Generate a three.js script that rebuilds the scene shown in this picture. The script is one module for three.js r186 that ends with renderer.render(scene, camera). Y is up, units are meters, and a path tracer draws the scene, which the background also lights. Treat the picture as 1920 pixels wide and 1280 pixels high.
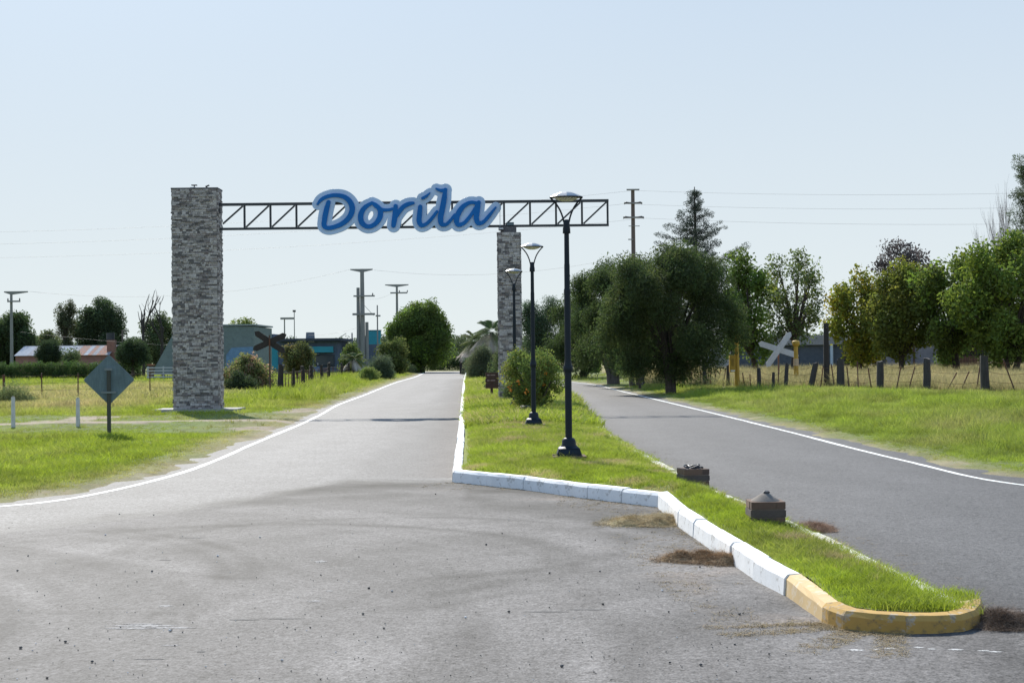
import * as THREE from 'three';
import { mergeGeometries } from 'three/addons/utils/BufferGeometryUtils.js';

// ---------------------------------------------------------------- camera, sky, sun, exposure
const W = 1920, HH = 1280, F = 2860, EYE = 1.65;
const scene = new THREE.Scene();
const camera = new THREE.PerspectiveCamera(2 * Math.atan(640 / F) * 180 / Math.PI, 1.5, 0.1, 6000);
const PITCH = Math.atan(27 / F), ROLL = 0.6 * Math.PI / 180;
camera.position.set(0, EYE, 0);
camera.rotation.set(PITCH, 0, -ROLL, 'XYZ');
camera.updateMatrixWorld(true);

const SUN_EL = 39 * Math.PI / 180, SUN_AZ = 18 * Math.PI / 180;      // sun beyond the gate, a little to the west of the road's end
const sunDir = new THREE.Vector3(-Math.sin(SUN_AZ) * Math.cos(SUN_EL), Math.sin(SUN_EL), -Math.cos(SUN_AZ) * Math.cos(SUN_EL));
{
  const w = 512, h = 256, d = new Float32Array(w * h * 4);
  const lerp = (a, b, t) => a + (b - a) * t;
  for (let j = 0; j < h; j++) for (let i = 0; i < w; i++) {
    const el = ((j + 0.5) / h - 0.5) * Math.PI, az = ((i + 0.5) / w - 0.5) * 2 * Math.PI;
    const dx = Math.cos(el) * Math.cos(az), dy = Math.sin(el), dz = Math.cos(el) * Math.sin(az);
    const e = Math.max(0, el) / (Math.PI / 2);
    const t = 1 - Math.pow(1 - e, 2.6);                              // pale at the horizon, bluer upwards
    const c = Math.max(-1, Math.min(1, dx * sunDir.x + dy * sunDir.y + dz * sunDir.z));
    const g = Math.acos(c);
    const glow = 0.5 * Math.exp(-g * g / 0.09);
    const o = (j * w + i) * 4;
    d[o] = SKY_K(lerp(0.540, 0.14, t) + glow); d[o + 1] = SKY_K(lerp(0.583, 0.295, t) + glow); d[o + 2] = SKY_K(lerp(0.580, 0.58, t) + glow * 0.95); d[o + 3] = 1;
  }
  function SKY_K(v) { return v; }
  const sky = new THREE.DataTexture(d, w, h, THREE.RGBAFormat, THREE.FloatType);
  sky.mapping = THREE.EquirectangularReflectionMapping; sky.magFilter = sky.minFilter = THREE.LinearFilter; sky.needsUpdate = true;
  scene.background = sky; scene.environment = sky;
}
const sun = new THREE.DirectionalLight(new THREE.Color().setRGB(1, 0.95, 0.86), 4.8);
sun.position.copy(sunDir).multiplyScalar(120).add(new THREE.Vector3(0, 0, -40));
sun.target.position.set(0, 0, -40); scene.add(sun.target);
sun.castShadow = true; sun.shadow.mapSize.set(4096, 4096); sun.shadow.radius = 1.2;
Object.assign(sun.shadow.camera, { left: -90, right: 90, top: 90, bottom: -90, near: 1, far: 400 });
scene.add(sun);
const renderer = new THREE.WebGLRenderer({ antialias: true });
renderer.toneMapping = THREE.LinearToneMapping; renderer.toneMappingExposure = 1.5;
renderer.shadowMap.enabled = true;

// ---------------------------------------------------------------- helpers
function rng(seed) { let a = seed >>> 0; return () => { a = (a + 0x6D2B79F5) | 0; let t = Math.imul(a ^ (a >>> 15), 1 | a); t = (t + Math.imul(t ^ (t >>> 7), 61 | t)) ^ t; return ((t ^ (t >>> 14)) >>> 0) / 4294967296; }; }
const R0 = rng(7);
const rr = (r, a, b) => a + (b - a) * r();
const V = (x, y, z) => new THREE.Vector3(x, y, z);
const clamp = (v, a = 0, b = 1) => Math.max(a, Math.min(b, v));
const sstep = (a, b, v) => { const t = clamp((v - a) / (b - a)); return t * t * (3 - 2 * t); };
function ray(px, py) { return V((px - W / 2) / F, -(py - HH / 2) / F, -1).applyQuaternion(camera.quaternion); }
function P(px, py, d) { const r = ray(px, py); return r.multiplyScalar(d / -r.z).add(camera.position); }         // the point at depth d behind a pixel
function G(px, py, y = 0) { const r = ray(px, py); return r.multiplyScalar((y - EYE) / r.y).add(camera.position); } // the ground point behind a pixel
const taken = {};
function numbered(n) { const k = taken[n] = (taken[n] ?? -1) + 1; return k ? n + '_' + String(k).padStart(3, '0') : n; }
function tag(o, label, category, group, kind) { o.userData.label = label; o.userData.category = category; if (group) o.userData.group = group; if (kind) o.userData.kind = kind; return o; }
function shadows(o) { o.castShadow = o.receiveShadow = true; return o; }
function thing(name, label, category, pos = V(0, 0, 0), turn = 0, group) {
  const o = new THREE.Group(); o.name = numbered(name); o.position.copy(pos); o.rotation.y = turn; scene.add(o); return tag(o, label, category, group);
}
function part(name, geo, m, parent) {
  const g = Array.isArray(geo) ? mergeGeometries(geo.map(clean)) : geo;
  const o = shadows(new THREE.Mesh(g, m)); o.name = parent === scene ? numbered(name) : name; parent.add(o); return o;
}
function clean(g) { let q = g.index ? g.toNonIndexed() : g; for (const k of Object.keys(q.attributes)) if (!['position', 'normal', 'uv', 'color'].includes(k)) q.deleteAttribute(k); return q; }
function struct(name, geo, m) { const o = part(name, geo, m, scene); o.userData.kind = 'structure'; return o; }
const box = (w, h, d, x = 0, y = 0, z = 0) => new THREE.BoxGeometry(w, h, d).translate(x, y, z);
const cyl = (r0, r1, h, n = 16, x = 0, y = 0, z = 0) => new THREE.CylinderGeometry(r1, r0, h, n).translate(x, y + h / 2, z);
function bar(a, b, w, h = w) {                                        // a square bar from a to b
  const L = a.distanceTo(b), g = new THREE.BoxGeometry(w, L, h); const q = new THREE.Quaternion().setFromUnitVectors(V(0, 1, 0), b.clone().sub(a).normalize());
  return g.applyQuaternion(q).translate((a.x + b.x) / 2, (a.y + b.y) / 2, (a.z + b.z) / 2);
}
function tube(pts, radii, n = 8, cap = true) {                        // a tapered tube through points
  const pos = [], uv = [], idx = []; let len = 0, side = V(0.31, 0.02, 0.95).normalize();
  pts.forEach((p, i) => {
    const t = pts[Math.min(i + 1, pts.length - 1)].clone().sub(pts[Math.max(i - 1, 0)]).normalize();
    const s = side.clone().sub(t.clone().multiplyScalar(side.dot(t))); if (s.lengthSq() < 1e-4) s.set(1, 0, 0).sub(t.clone().multiplyScalar(t.x)); s.normalize(); side = s;
    const b = t.clone().cross(s); if (i) len += p.distanceTo(pts[i - 1]); const r = Array.isArray(radii) ? radii[i] : radii;
    for (let k = 0; k <= n; k++) { const a = k / n * Math.PI * 2, c = Math.cos(a) * r, d = Math.sin(a) * r; pos.push(p.x + s.x * c + b.x * d, p.y + s.y * c + b.y * d, p.z + s.z * c + b.z * d); uv.push(k / n * 2 * Math.PI * Math.max(r, 0.02), len); }
  });
  const m = n + 1; for (let i = 0; i < pts.length - 1; i++) for (let k = 0; k < n; k++) { const a = i * m + k; idx.push(a, a + 1, a + m, a + 1, a + m + 1, a + m); }
  if (cap) { const top = pos.length / 3; const e = pts[pts.length - 1]; pos.push(e.x, e.y, e.z); uv.push(0, len); const b = (pts.length - 1) * m; for (let k = 0; k < n; k++) idx.push(b + k, b + k + 1, top); }
  const g = new THREE.BufferGeometry(); g.setAttribute('position', new THREE.Float32BufferAttribute(pos, 3)); g.setAttribute('uv', new THREE.Float32BufferAttribute(uv, 2)); g.setIndex(idx); g.computeVertexNormals(); return g;
}
function boxUV(g, s = 1) {                                            // uv in metres from the three planes
  const q = g.index ? g.toNonIndexed() : g, p = q.attributes.position, n = q.attributes.normal, uv = new Float32Array(p.count * 2);
  for (let i = 0; i < p.count; i++) { const ax = Math.abs(n.getX(i)), ay = Math.abs(n.getY(i)), az = Math.abs(n.getZ(i)); let u, v; if (ay >= ax && ay >= az) { u = p.getX(i); v = p.getZ(i); } else if (ax >= az) { u = p.getZ(i); v = p.getY(i); } else { u = p.getX(i); v = p.getY(i); } uv[i * 2] = u * s; uv[i * 2 + 1] = v * s; }
  q.setAttribute('uv', new THREE.BufferAttribute(uv, 2)); return q;
}
function paintGeo(g, c) { const n = g.attributes.position.count, a = new Float32Array(n * 3); for (let i = 0; i < n; i++) a.set(c, i * 3); g.setAttribute('color', new THREE.BufferAttribute(a, 3)); return g; }

// noise: tiling for textures, endless for terrain
function lattice(N, seed) { const r = rng(seed), a = new Float32Array(N * N); for (let i = 0; i < a.length; i++) a[i] = r(); return a; }
function vnoise(L, N, x, y) { const xi = Math.floor(x), yi = Math.floor(y), fx = x - xi, fy = y - yi, u = fx * fx * (3 - 2 * fx), v = fy * fy * (3 - 2 * fy); const X = ((xi % N) + N) % N, Y = ((yi % N) + N) % N, X1 = (X + 1) % N, Y1 = (Y + 1) % N; return (L[Y * N + X] * (1 - u) + L[Y * N + X1] * u) * (1 - v) + (L[Y1 * N + X] * (1 - u) + L[Y1 * N + X1] * u) * v; }
const LT = lattice(256, 99);
const nz = (x, y) => vnoise(LT, 256, x, y);
const fbm = (x, y, o = 4) => { let s = 0, a = 0.5, n = 0; for (let k = 0; k < o; k++) { s += a * nz(x, y); n += a; x = x * 2.03 + 17.1; y = y * 2.03 + 5.7; a *= 0.5; } return s / n; };
const tfbm = (u, v, f, o, seedShift = 0) => { let s = 0, a = 0.5, n = 0; for (let k = 0; k < o; k++) { s += a * tn(u, v, f, k * 31 + seedShift); n += a; f *= 2; a *= 0.55; } return s / n; };
const lats = {};
function tn(u, v, f, seed) { const key = f + '_' + seed; const L = lats[key] ??= lattice(f, 1000 + seed * 7 + f); return vnoise(L, f, u * f, v * f); }
const enc = v => { v = clamp(v); return 255 * (v <= 0.0031308 ? v * 12.92 : 1.055 * Math.pow(v, 1 / 2.4) - 0.055); };
function tex(N, fn, srgb = true, repeat = 1) {
  const d = new Uint8Array(N * N * 4);
  for (let j = 0; j < N; j++) for (let i = 0; i < N; i++) { let c = fn(i / N, j / N); if (typeof c === 'number') c = [c, c, c]; const o = (j * N + i) * 4; for (let k = 0; k < 3; k++) d[o + k] = srgb ? enc(c[k]) : 255 * clamp(c[k]); d[o + 3] = 255; }
  const t = new THREE.DataTexture(d, N, N); t.magFilter = THREE.LinearFilter; t.minFilter = THREE.LinearMipmapLinearFilter; t.generateMipmaps = true; t.wrapS = t.wrapT = THREE.RepeatWrapping; t.colorSpace = srgb ? THREE.SRGBColorSpace : THREE.NoColorSpace; t.repeat.set(repeat, repeat); t.needsUpdate = true; return t;
}
const col = c => new THREE.Color().setRGB(c[0], c[1], c[2]);
const mat = (c, rough = 0.8, o = {}) => new THREE.MeshStandardMaterial({ color: col(c), roughness: rough, ...o });

// textures (multipliers near 1, the material's colour sets the level)
const rsp = rng(5), speckA = lattice(512, 3), speckB = lattice(256, 4);
const asphaltMap = tex(1024, (u, v) => { const s = vnoise(speckA, 512, u * 512, v * 512), s2 = vnoise(speckB, 256, u * 256, v * 256), m = tfbm(u, v, 8, 4, 1); const s3 = tn(u, v, 128, 41), s4 = tn(u, v, 64, 42); let c = 0.60 + 0.34 * (s - 0.5) + 0.38 * (s2 - 0.5) + 0.30 * (s3 - 0.5) + 0.16 * (s4 - 0.5) + 0.16 * (m - 0.5); if (s3 < 0.07) c -= 0.16; if (s3 > 0.95) c += 0.12; if (s2 > 0.93) c += 0.3; if (s < 0.05) c -= 0.22; return [c, c * 0.985, c * 0.975]; }, true, 1 / 3);
const asphaltBump = tex(512, (u, v) => 0.5 * vnoise(speckB, 256, u * 256, v * 256) + 0.5 * vnoise(speckA, 512, u * 512, v * 512), false, 1 / 3);
const grimeMap = tex(512, (u, v) => { const a = tfbm(u, v, 8, 5, 2), b = tfbm(u, v, 64, 3, 3); return 0.74 + 0.34 * (a - 0.5) + 0.26 * (b - 0.5); }, true, 1 / 1.5);
const woodMap = tex(512, (u, v) => { const a = tn(u, v, 128, 1), s = tfbm(u, v * 0.06, 64, 4, 4), b = tfbm(u, v, 8, 3, 5); const c = 0.66 + 0.55 * (s - 0.5) + 0.25 * (b - 0.5) + 0.12 * (a - 0.5); return [c, c * 0.96, c * 0.92]; }, true, 1);
const stoneMap = tex(512, (u, v) => { const a = tfbm(u, v, 16, 4, 6), b = tn(u, v, 256, 7); const c = 0.70 + 0.5 * (a - 0.5) + 0.22 * (b - 0.5); return [c, c * 0.985, c * 0.97]; }, true, 1 / 0.8);
const chip = (u, v) => { const a = tfbm(u, v, 16, 5, 8), b = tfbm(u, v, 64, 3, 9); return a + 0.35 * (b - 0.5); };
const whitePaintMap = tex(1024, (u, v) => { const k = chip(u, v), s = tfbm(u * 1, v, 128, 2, 10), w = 0.80 + 0.16 * (tfbm(u, v, 8, 4, 11) - 0.5) + 0.10 * (s - 0.5); const t = 0.62 * sstep(0.58, 0.72, k); return [w * (1 - t) + 0.42 * t, w * (1 - t) + 0.40 * t, w * 0.985 * (1 - t) + 0.36 * t]; }, true, 1 / 1.4);
const tanPaintMap = tex(512, (u, v) => { const k = chip(u + 0.3, v), w = 0.95 + 0.25 * (tfbm(u, v, 8, 4, 12) - 0.5), t = 0.6 * sstep(0.48, 0.74, k), p = [0.58 * w, 0.42 * w, 0.21 * w], q = [0.60, 0.52, 0.40]; return p.map((x, i) => x * (1 - t) + q[i] * t); }, true, 1 / 1.1);
const ochrePaintMap = tex(512, (u, v) => { const k = chip(u, v + 0.4), w = 0.95 + 0.35 * (tfbm(u, v, 8, 4, 13) - 0.5), t = 0.7 * sstep(0.62, 0.78, k), s = 0.55 * sstep(0.52, 0.80, tfbm(u, v, 32, 4, 14)); const p = [0.42 * w, 0.255 * w, 0.06 * w], q = [0.36, 0.32, 0.26], r = [0.10, 0.085, 0.06]; return p.map((x, i) => (x * (1 - t) + q[i] * t) * (1 - s) + r[i] * s); }, true, 1 / 1.1);
const soilMap = tex(1024, (u, v) => { const a = tfbm(u, v, 8, 6, 15), b = tn(u, v, 512, 16), c2 = tfbm(u, v, 32, 3, 17); const c = 0.66 + 0.55 * (a - 0.5) + 0.3 * (b - 0.5); return [c * (1 + 0.25 * (c2 - 0.5)), c, c * 0.9]; }, true, 1 / 4);
const barkMap = tex(256, (u, v) => { const s = tfbm(u, v * 0.2, 32, 3, 18); return 0.6 + 0.7 * (s - 0.5); }, true, 2);
const rustMap = tex(256, (u, v) => { const a = tfbm(u, v, 8, 5, 19), t = sstep(0.45, 0.6, a); return [0.5 * (1 - t) + 0.75 * t, 0.5 * (1 - t) + 0.42 * t, 0.5 * (1 - t) + 0.28 * t]; }, true, 1);
const signBackMap = tex(512, (u, v) => { const a = tfbm(u, v, 4, 6, 20), s = tfbm(u, v * 0.1, 64, 3, 21), c = 0.72 + 0.45 * (a - 0.5) + 0.3 * (s - 0.5); return [c, c, c]; }, true, 1);

// ---------------------------------------------------------------- where the roads run: edges traced on the ground
const xd = p => [p.x, -p.z];
const leftLine = [[-60, 12.6], [-16, 13.6], [-9.4, 14.9], ...[[0, 950], [100, 940], [200, 922], [330, 890], [400, 865], [480, 830], [560, 797], [600, 778], [632, 760], [680, 742], [740, 718], [780, 706]].map(p => xd(G(p[0], p[1])))];
const eL = leftLine[leftLine.length - 1]; leftLine.push([eL[0] - 1.4, 165], [eL[0] - 1.8, 172]);
const rightLine = [[60, 10.0], [16, 11.8], [9.6, 14.0], [7.6, 16.6], ...[[1920, 910], [1700, 865], [1500, 815], [1400, 790], [1255, 755], [1180, 737]].map(p => xd(G(p[0], p[1]))), [4.4, 86], [2.9, 100], [0.2, 117], [-2.6, 140], [-3.6, 165], [-3.8, 172]];
function sdTo(line, x, d) {                                           // signed distance to a polyline, positive on its left
  let best = 1e9, s = 1;
  for (let i = 0; i < line.length - 1; i++) { const [ax, ad] = line[i], [bx, bd] = line[i + 1], ux = bx - ax, ud = bd - ad, t = clamp(((x - ax) * ux + (d - ad) * ud) / (ux * ux + ud * ud)), qx = x - ax - ux * t, qd = d - ad - ud * t, q = qx * qx + qd * qd; if (q < best - 1e-9) { best = q; s = ux * (d - ad) - ud * (x - ax) >= 0 ? 1 : -1; } }
  return Math.sqrt(best) * s;
}
const SHL = 0.24, SHR = 0.32;                                         // asphalt beyond the painted edge lines
const sLeft = (x, d) => sdTo(leftLine, x, d) - SHL;                   // > 0: on the verge beside the left carriageway
const sRight = (x, d) => -sdTo(rightLine, x, d) - SHR;
function verge(x, d) { return d > 170 ? Math.max(d - 170, sLeft(x, d), sRight(x, d)) : Math.max(sLeft(x, d), sRight(x, d)); }
function groundY(x, d) {
  const l = sLeft(x, d), r = sRight(x, d), s = verge(x, d);
  let h = clamp((s + 0.5 * (nz(x * 2.1, d * 2.1) - 0.5)) * 0.16, -0.06, 0.04) + (s > 0 ? 0.07 * (fbm(x * 0.35, d * 0.35) - 0.5) * sstep(0, 2, s) : 0);
  h += 0.06 * sstep(1.4, 0.3, Math.abs(sdTo(pathLine, x, d))) * sstep(-5, -6.5, x);
  if (r > 0) h += 0.26 * sstep(1.2, 6.5, r) + 0.06 * sstep(4, 7, r) * (fbm(x, d) - 0.5);
  return h;
}
// the median between the carriageways
const curbPath = [
  ...[[872, 701], [870, 710], [868, 722], [866, 740], [864, 758], [862, 780], [859, 812], [855, 845], [850, 878], [847, 904]].map(p => xd(G(p[0], p[1]))),
  ...[[980, 918], [1100, 935], [1232, 951], [1270, 987], [1330, 1030], [1412, 1086], [1470, 1116], [1540, 1166]].map(p => xd(G(p[0], p[1]))),
  ...[[1552, 1172], [1580, 1181], [1640, 1187], [1700, 1189], [1760, 1188], [1810, 1184], [1840, 1174], [1851, 1160], [1846, 1146]].map(p => xd(G(p[0], p[1]))),
  ...[[1806, 1121, 0.10], [1640, 1043, 0.12], [1500, 978, 0.15], [1340, 913, 0.17], [1210, 849, 0.17], [1125, 799, 0.17], [1092, 772, 0.17], [1082, 752, 0.17]].map(p => xd(G(p[0], p[1], p[2]))), [2.2, 66], [2.0, 76], [0.7, 92], [-1.2, 104], [-3.2, 113]];
const sink = i => i < 16 || i > 29 ? 0 : i === 16 ? -0.015 : i < 26 ? -0.045 - 0.003 * (i - 17) : [-0.07, -0.07, -0.05, -0.02][i - 26];   // the kerb sits lower along the dark carriageway
const iCornerA = 9, iCornerB = 12, iNoseA = 17, iNoseB = 26;
const pathLine = [[-60, 36.2], [-20, 37.2], [-12.5, 37.9], [-9, 38.3], [-6.6, 38.6], [-5.4, 38.4]];
const fenceLine = [[60, -5], [24, 30], [16.3, 46.8], [15.2, 49.2], [13.6, 53.5], [10.05, 62], [8.3, 74], [7.0, 80.5], [6.6, 120], [6, 400]];
const behindFence = (x, d) => d < 20 ? -1 : x - atDepth(fenceLine, d);
// ---------------------------------------------------------------- ground
const dirtPatch = (x, d) => {                                         // bare earth: how bare, 0..1
  let k = 0; const e = (cx, cd, rx, rd) => Math.max(0, 1 - Math.hypot((x - cx) / rx, (d - cd) / rd));
  const n = fbm(x * 1.3 + 4, d * 1.3) - 0.5;
  for (const [px, py, rx, rd] of [[110, 793, 1.4, 1.5], [170, 787, 1.2, 1.8], [560, 772, 0.8, 3.2], [480, 806, 0.9, 1.4]]) { const g = G(px, py); k = Math.max(k, e(g.x, -g.z, rx, rd)); }
  k = sstep(0.15, 0.5, k + n * 0.6);
  const s = verge(x, d); k = Math.max(k, 0.6 * sstep(0.22, 0.04, s + n * 1.0));
  return k;
};
const onPath = (x, d) => x < -4.8 && Math.abs(sdTo(pathLine, x, d)) < (x > -8.5 ? 0.4 : 0.72) + 0.5 * (fbm(x * 0.9, d * 0.9) - 0.5);
const dryness = (x, d) => {                                           // dry, straw-coloured grass
  const r = sRight(x, d), n = fbm(x * 0.11 + 9, d * 0.07 + 3, 3), m = fbm(x * 0.6, d * 0.35, 3);
  if (r > 0) return clamp(0.10 + 0.85 * sstep(-0.3, 0.6, behindFence(x, d)) + 0.5 * (m - 0.5) + 0.35 * sstep(0.8, 0.1, r));
  const field = sstep(44, 52, d) * sstep(4, 9, sLeft(x, d)) * (1 - sstep(85, 100, d));
  return clamp(0.08 + 0.60 * field * sstep(0.34, 0.54, n) + 0.7 * (m - 0.45) + 0.5 * sstep(1.3, 0.2, sLeft(x, d)));
};
{
  const xs = [], ds = [];
  for (const v of [-1600, -700, -320, -160, -100, -75, -58]) xs.push(v);
  for (let v = -46; v < -18; v += 0.8) xs.push(v); for (let v = -18; v < 22; v += 0.24) xs.push(v); for (let v = 22; v < 46; v += 0.8) xs.push(v);
  for (const v of [46, 58, 75, 100, 160, 320, 700, 1600]) xs.push(v);
  for (const v of [-400, -120, -40, -15, 0, 6, 9]) ds.push(v);
  for (let v = 11; v < 60; v += 0.28) ds.push(v); for (let v = 60; v < 130; v += 0.8) ds.push(v); for (const v of [130, 133, 137, 142, 150, 158, 166, 169, 171, 175, 185, 200, 230, 280, 360, 500, 800, 1400, 2400]) ds.push(v);
  const nx = xs.length, nd = ds.length, pos = new Float32Array(nx * nd * 3), uv = new Float32Array(nx * nd * 2), cl = new Float32Array(nx * nd * 3), idx = [];
  for (let j = 0; j < nd; j++) for (let i = 0; i < nx; i++) {
    const o = j * nx + i, x = xs[i], d = ds[j], y = groundY(x, d); pos.set([x, y, -d], o * 3); uv.set([x, d], o * 2);
    const dk = Math.max(dirtPatch(x, d), onPath(x, d) ? 1 : 0), dry = dryness(x, d);
    const gr = [0.15 + 0.17 * dry, 0.20 + 0.07 * dry, 0.04 + 0.07 * dry], di = [0.40, 0.325, 0.255]; cl.set(gr.map((c, k) => c * (1 - dk) + di[k] * dk), o * 3);
  }
  for (let j = 0; j < nd - 1; j++) for (let i = 0; i < nx - 1; i++) { const a = j * nx + i; idx.push(a, a + 1, a + nx, a + 1, a + nx + 1, a + nx); }
  const g = new THREE.BufferGeometry(); g.setAttribute('position', new THREE.BufferAttribute(pos, 3)); g.setAttribute('uv', new THREE.BufferAttribute(uv, 2)); g.setAttribute('color', new THREE.BufferAttribute(cl, 3)); g.setIndex(idx); g.computeVertexNormals();
  tag(struct('ground', g, new THREE.MeshStandardMaterial({ map: soilMap, vertexColors: true, roughness: 1, bumpMap: soilMap, bumpScale: 0.03 })), 'grassy ground on both sides of the road with worn earth patches', 'ground');
}
function flatPoly(pts, y, holes) {                                    // a level sheet from (x, depth) points, uv in metres
  const g = new THREE.ShapeGeometry(new THREE.Shape(pts.map(p => new THREE.Vector2(p[0], p[1])))); const p = g.attributes.position;
  for (let i = 0; i < p.count; i++) p.setXYZ(i, p.getX(i), y, -p.getY(i));
  const uv = new Float32Array(p.count * 2); for (let i = 0; i < p.count; i++) uv.set([p.getX(i), -p.getZ(i)], i * 2);
  g.setAttribute('uv', new THREE.BufferAttribute(uv, 2)); g.computeVertexNormals(); const n = g.attributes.normal; if (n.getY(0) < 0) { const id = g.index.array; for (let i = 0; i < id.length; i += 3) { const t = id[i]; id[i] = id[i + 1]; id[i + 1] = t; } g.computeVertexNormals(); } return g;
}
function offsetLine(line, off) { return line.map((p, i) => { const a = line[Math.max(0, i - 1)], b = line[Math.min(line.length - 1, i + 1)], L = Math.hypot(b[0] - a[0], b[1] - a[1]); return [p[0] - (b[1] - a[1]) / L * off, p[1] + (b[0] - a[0]) / L * off]; }); }
function smooth(line, step) { const c = new THREE.CatmullRomCurve3(line.map(p => V(p[0], 0, p[1])), false, 'centripetal'); return c.getSpacedPoints(Math.max(4, Math.round(c.getLength() / step))).map(p => [p.x, p.z]); }

const arcs = [[-3.1, 5.2, 3.2], [-3.3, 5.2, 3.45], [-5.2, 9, 2.1], [-2.3, 12.5, 2.6], [-2.4, 12.3, 2.9], [-1.2, 13.5, 2.2], [-6.8, 11, 4.6], [-6.8, 11, 4.85]];
// junction surface: fine grid so that stains, tyre marks and old patches can sit in its colour
const asphalt = (c, rough) => new THREE.MeshPhysicalMaterial({ specularIntensity: 0.4, color: col(c), map: asphaltMap, bumpMap: asphaltBump, bumpScale: 0.004, roughness: rough, vertexColors: true });
{
  const xs = [], ds = []; for (const v of [-60, -30, -14]) xs.push(v); for (let v = -9; v < 9; v += 0.09) xs.push(v); for (const v of [9, 14, 30, 60]) xs.push(v);
  for (const v of [-30, -8, 0, 4]) ds.push(v); for (let v = 6; v < 24; v += 0.09) ds.push(v); ds.push(24);
  const pos = [], uv = [], cl = [], idx = [], nx = xs.length;
  for (const d of ds) for (const x of xs) {
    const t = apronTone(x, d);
    pos.push(x, 0, -d); uv.push(x, d); const litter = sstep(0.55, 0.75, fbm(x * 1.7 + 11, d * 1.7)) * sstep(1.1, 0.15, curbDist(x, d)); cl.push(t * (1 + 0.22 * litter), t * (1 + 0.10 * litter), t);
  }
  for (let j = 0; j < ds.length - 1; j++) for (let i = 0; i < nx - 1; i++) { const a = j * nx + i; idx.push(a, a + 1, a + nx, a + 1, a + nx + 1, a + nx); }
  const g = new THREE.BufferGeometry(); g.setAttribute('position', new THREE.Float32BufferAttribute(pos, 3)); g.setAttribute('uv', new THREE.Float32BufferAttribute(uv, 2)); g.setAttribute('color', new THREE.Float32BufferAttribute(cl, 3)); g.setIndex(idx); g.computeVertexNormals();
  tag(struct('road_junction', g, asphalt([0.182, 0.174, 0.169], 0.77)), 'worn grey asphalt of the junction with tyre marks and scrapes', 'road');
}
function apronTone(x, d) {
    let t = 1 + 0.50 * (fbm(x * 0.5, d * 0.35) - 0.5) + 0.40 * (fbm(x * 2.1 + 7, d * 1.1) - 0.5) + 0.30 * (fbm(x * 6 + 3, d * 6) - 0.5);
    for (const [cx, cd, r] of arcs) { const q = Math.abs(Math.hypot(x - cx, d - cd) - r); t -= 0.30 * sstep(0.14, 0.02, q) * sstep(0.36, 0.56, fbm(x * 0.9 + r, d * 0.9)); }
    // sweeping bands worn and darkened by turning wheels
    for (const [cx, cd, k, w] of [[-8.5, 8.2, 0.85, 1], [3.4, 7.5, 0.55, 0.8]]) { const ra = Math.hypot(x - cx, d - cd), an = Math.atan2(d - cd, x - cx); t += k * (fbm(ra * 1.5 + cx, an * 1.6 + 9, 3) - 0.5) + 0.5 * k * (fbm(ra * 5 + cx, an * 2.4, 2) - 0.5); }
    // dark sealed strip beside the light overlay, and along the median's kerb
    const edge = d - overlayEdge(x); t -= 0.16 * sstep(-1.6, -0.2, edge + 0.9 * (fbm(x * 1.2, d * 1.2) - 0.5)) * sstep(0.40, 0.60, fbm(x * 0.5 + 30, d * 0.8));
    const seal = d > 15 && x > -0.6 && x < 3 ? sstep(0.1, 0.5, fbm(x * 0.8 + 2, d * 0.8) + 0.25 - Math.abs(d - (19.0 - (x + 0.8) * 1.35)) * 0.42) : 0; t -= 0.36 * seal;
    const lt = sstep(0.60, 0.72, fbm(x * 0.55 + 50, d * 0.75 + 8)); t += 0.16 * lt;
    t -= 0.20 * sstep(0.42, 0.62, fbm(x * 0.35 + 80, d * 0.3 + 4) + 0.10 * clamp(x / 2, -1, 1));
    return t;
}
function curbDist(x, d) { let b = 9; for (let i = 8; i < 28; i++) { const [ax, ad] = curbPath[i], [bx, bd] = curbPath[i + 1], ux = bx - ax, ud = bd - ad, t = clamp(((x - ax) * ux + (d - ad) * ud) / (ux * ux + ud * ud)); b = Math.min(b, Math.hypot(x - ax - ux * t, d - ad - ud * t)); } return b; }
function overlayEdge(x) { const pts = [[-60, 10.8], [-9, 12.6], [-4.9, 14.3], [-4.0, 15.6], [-3.2, 17.3], [-2.3, 19.6], [-0.8, 20.4], [60, 20.6]]; for (let i = 0; i < pts.length - 1; i++) if (x <= pts[i + 1][0]) { const t = (x - pts[i][0]) / (pts[i + 1][0] - pts[i][0]); return pts[i][1] + (pts[i + 1][1] - pts[i][1]) * t; } return 20; }
// carriageways as strips between two edges given per depth
function atDepth(line, d) { for (let i = 0; i < line.length - 1; i++) { const a = line[i], b = line[i + 1]; if ((a[1] <= d && b[1] >= d) || (a[1] >= d && b[1] <= d)) { const t = (d - a[1]) / ((b[1] - a[1]) || 1e-6); return a[0] + (b[0] - a[0]) * t; } } return line[line.length - 1][0]; }
function strip(dList, xa, xb, y, n, tone) {
  const pos = [], uv = [], cl = [], idx = [];
  dList.forEach(d => { const a = xa(d), b = xb(d); for (let k = 0; k <= n; k++) { const x = a + (b - a) * k / n, dd = typeof d === 'number' ? d : d; pos.push(x, y(x, dd), -dd); uv.push(x, dd); const t = tone(x, dd); cl.push(...(typeof t === 'number' ? [t, t, t] : t)); } });
  const m = n + 1; for (let j = 0; j < dList.length - 1; j++) for (let i = 0; i < n; i++) { const a = j * m + i; idx.push(a, a + 1, a + m, a + 1, a + m + 1, a + m); }
  const g = new THREE.BufferGeometry(); g.setAttribute('position', new THREE.Float32BufferAttribute(pos, 3)); g.setAttribute('uv', new THREE.Float32BufferAttribute(uv, 2)); g.setAttribute('color', new THREE.Float32BufferAttribute(cl, 3)); g.setIndex(idx); g.computeVertexNormals(); return g;
}
const range = (a, b, s) => { const o = []; for (let v = a; v < b; v += s) o.push(v); o.push(b); return o; };
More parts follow.
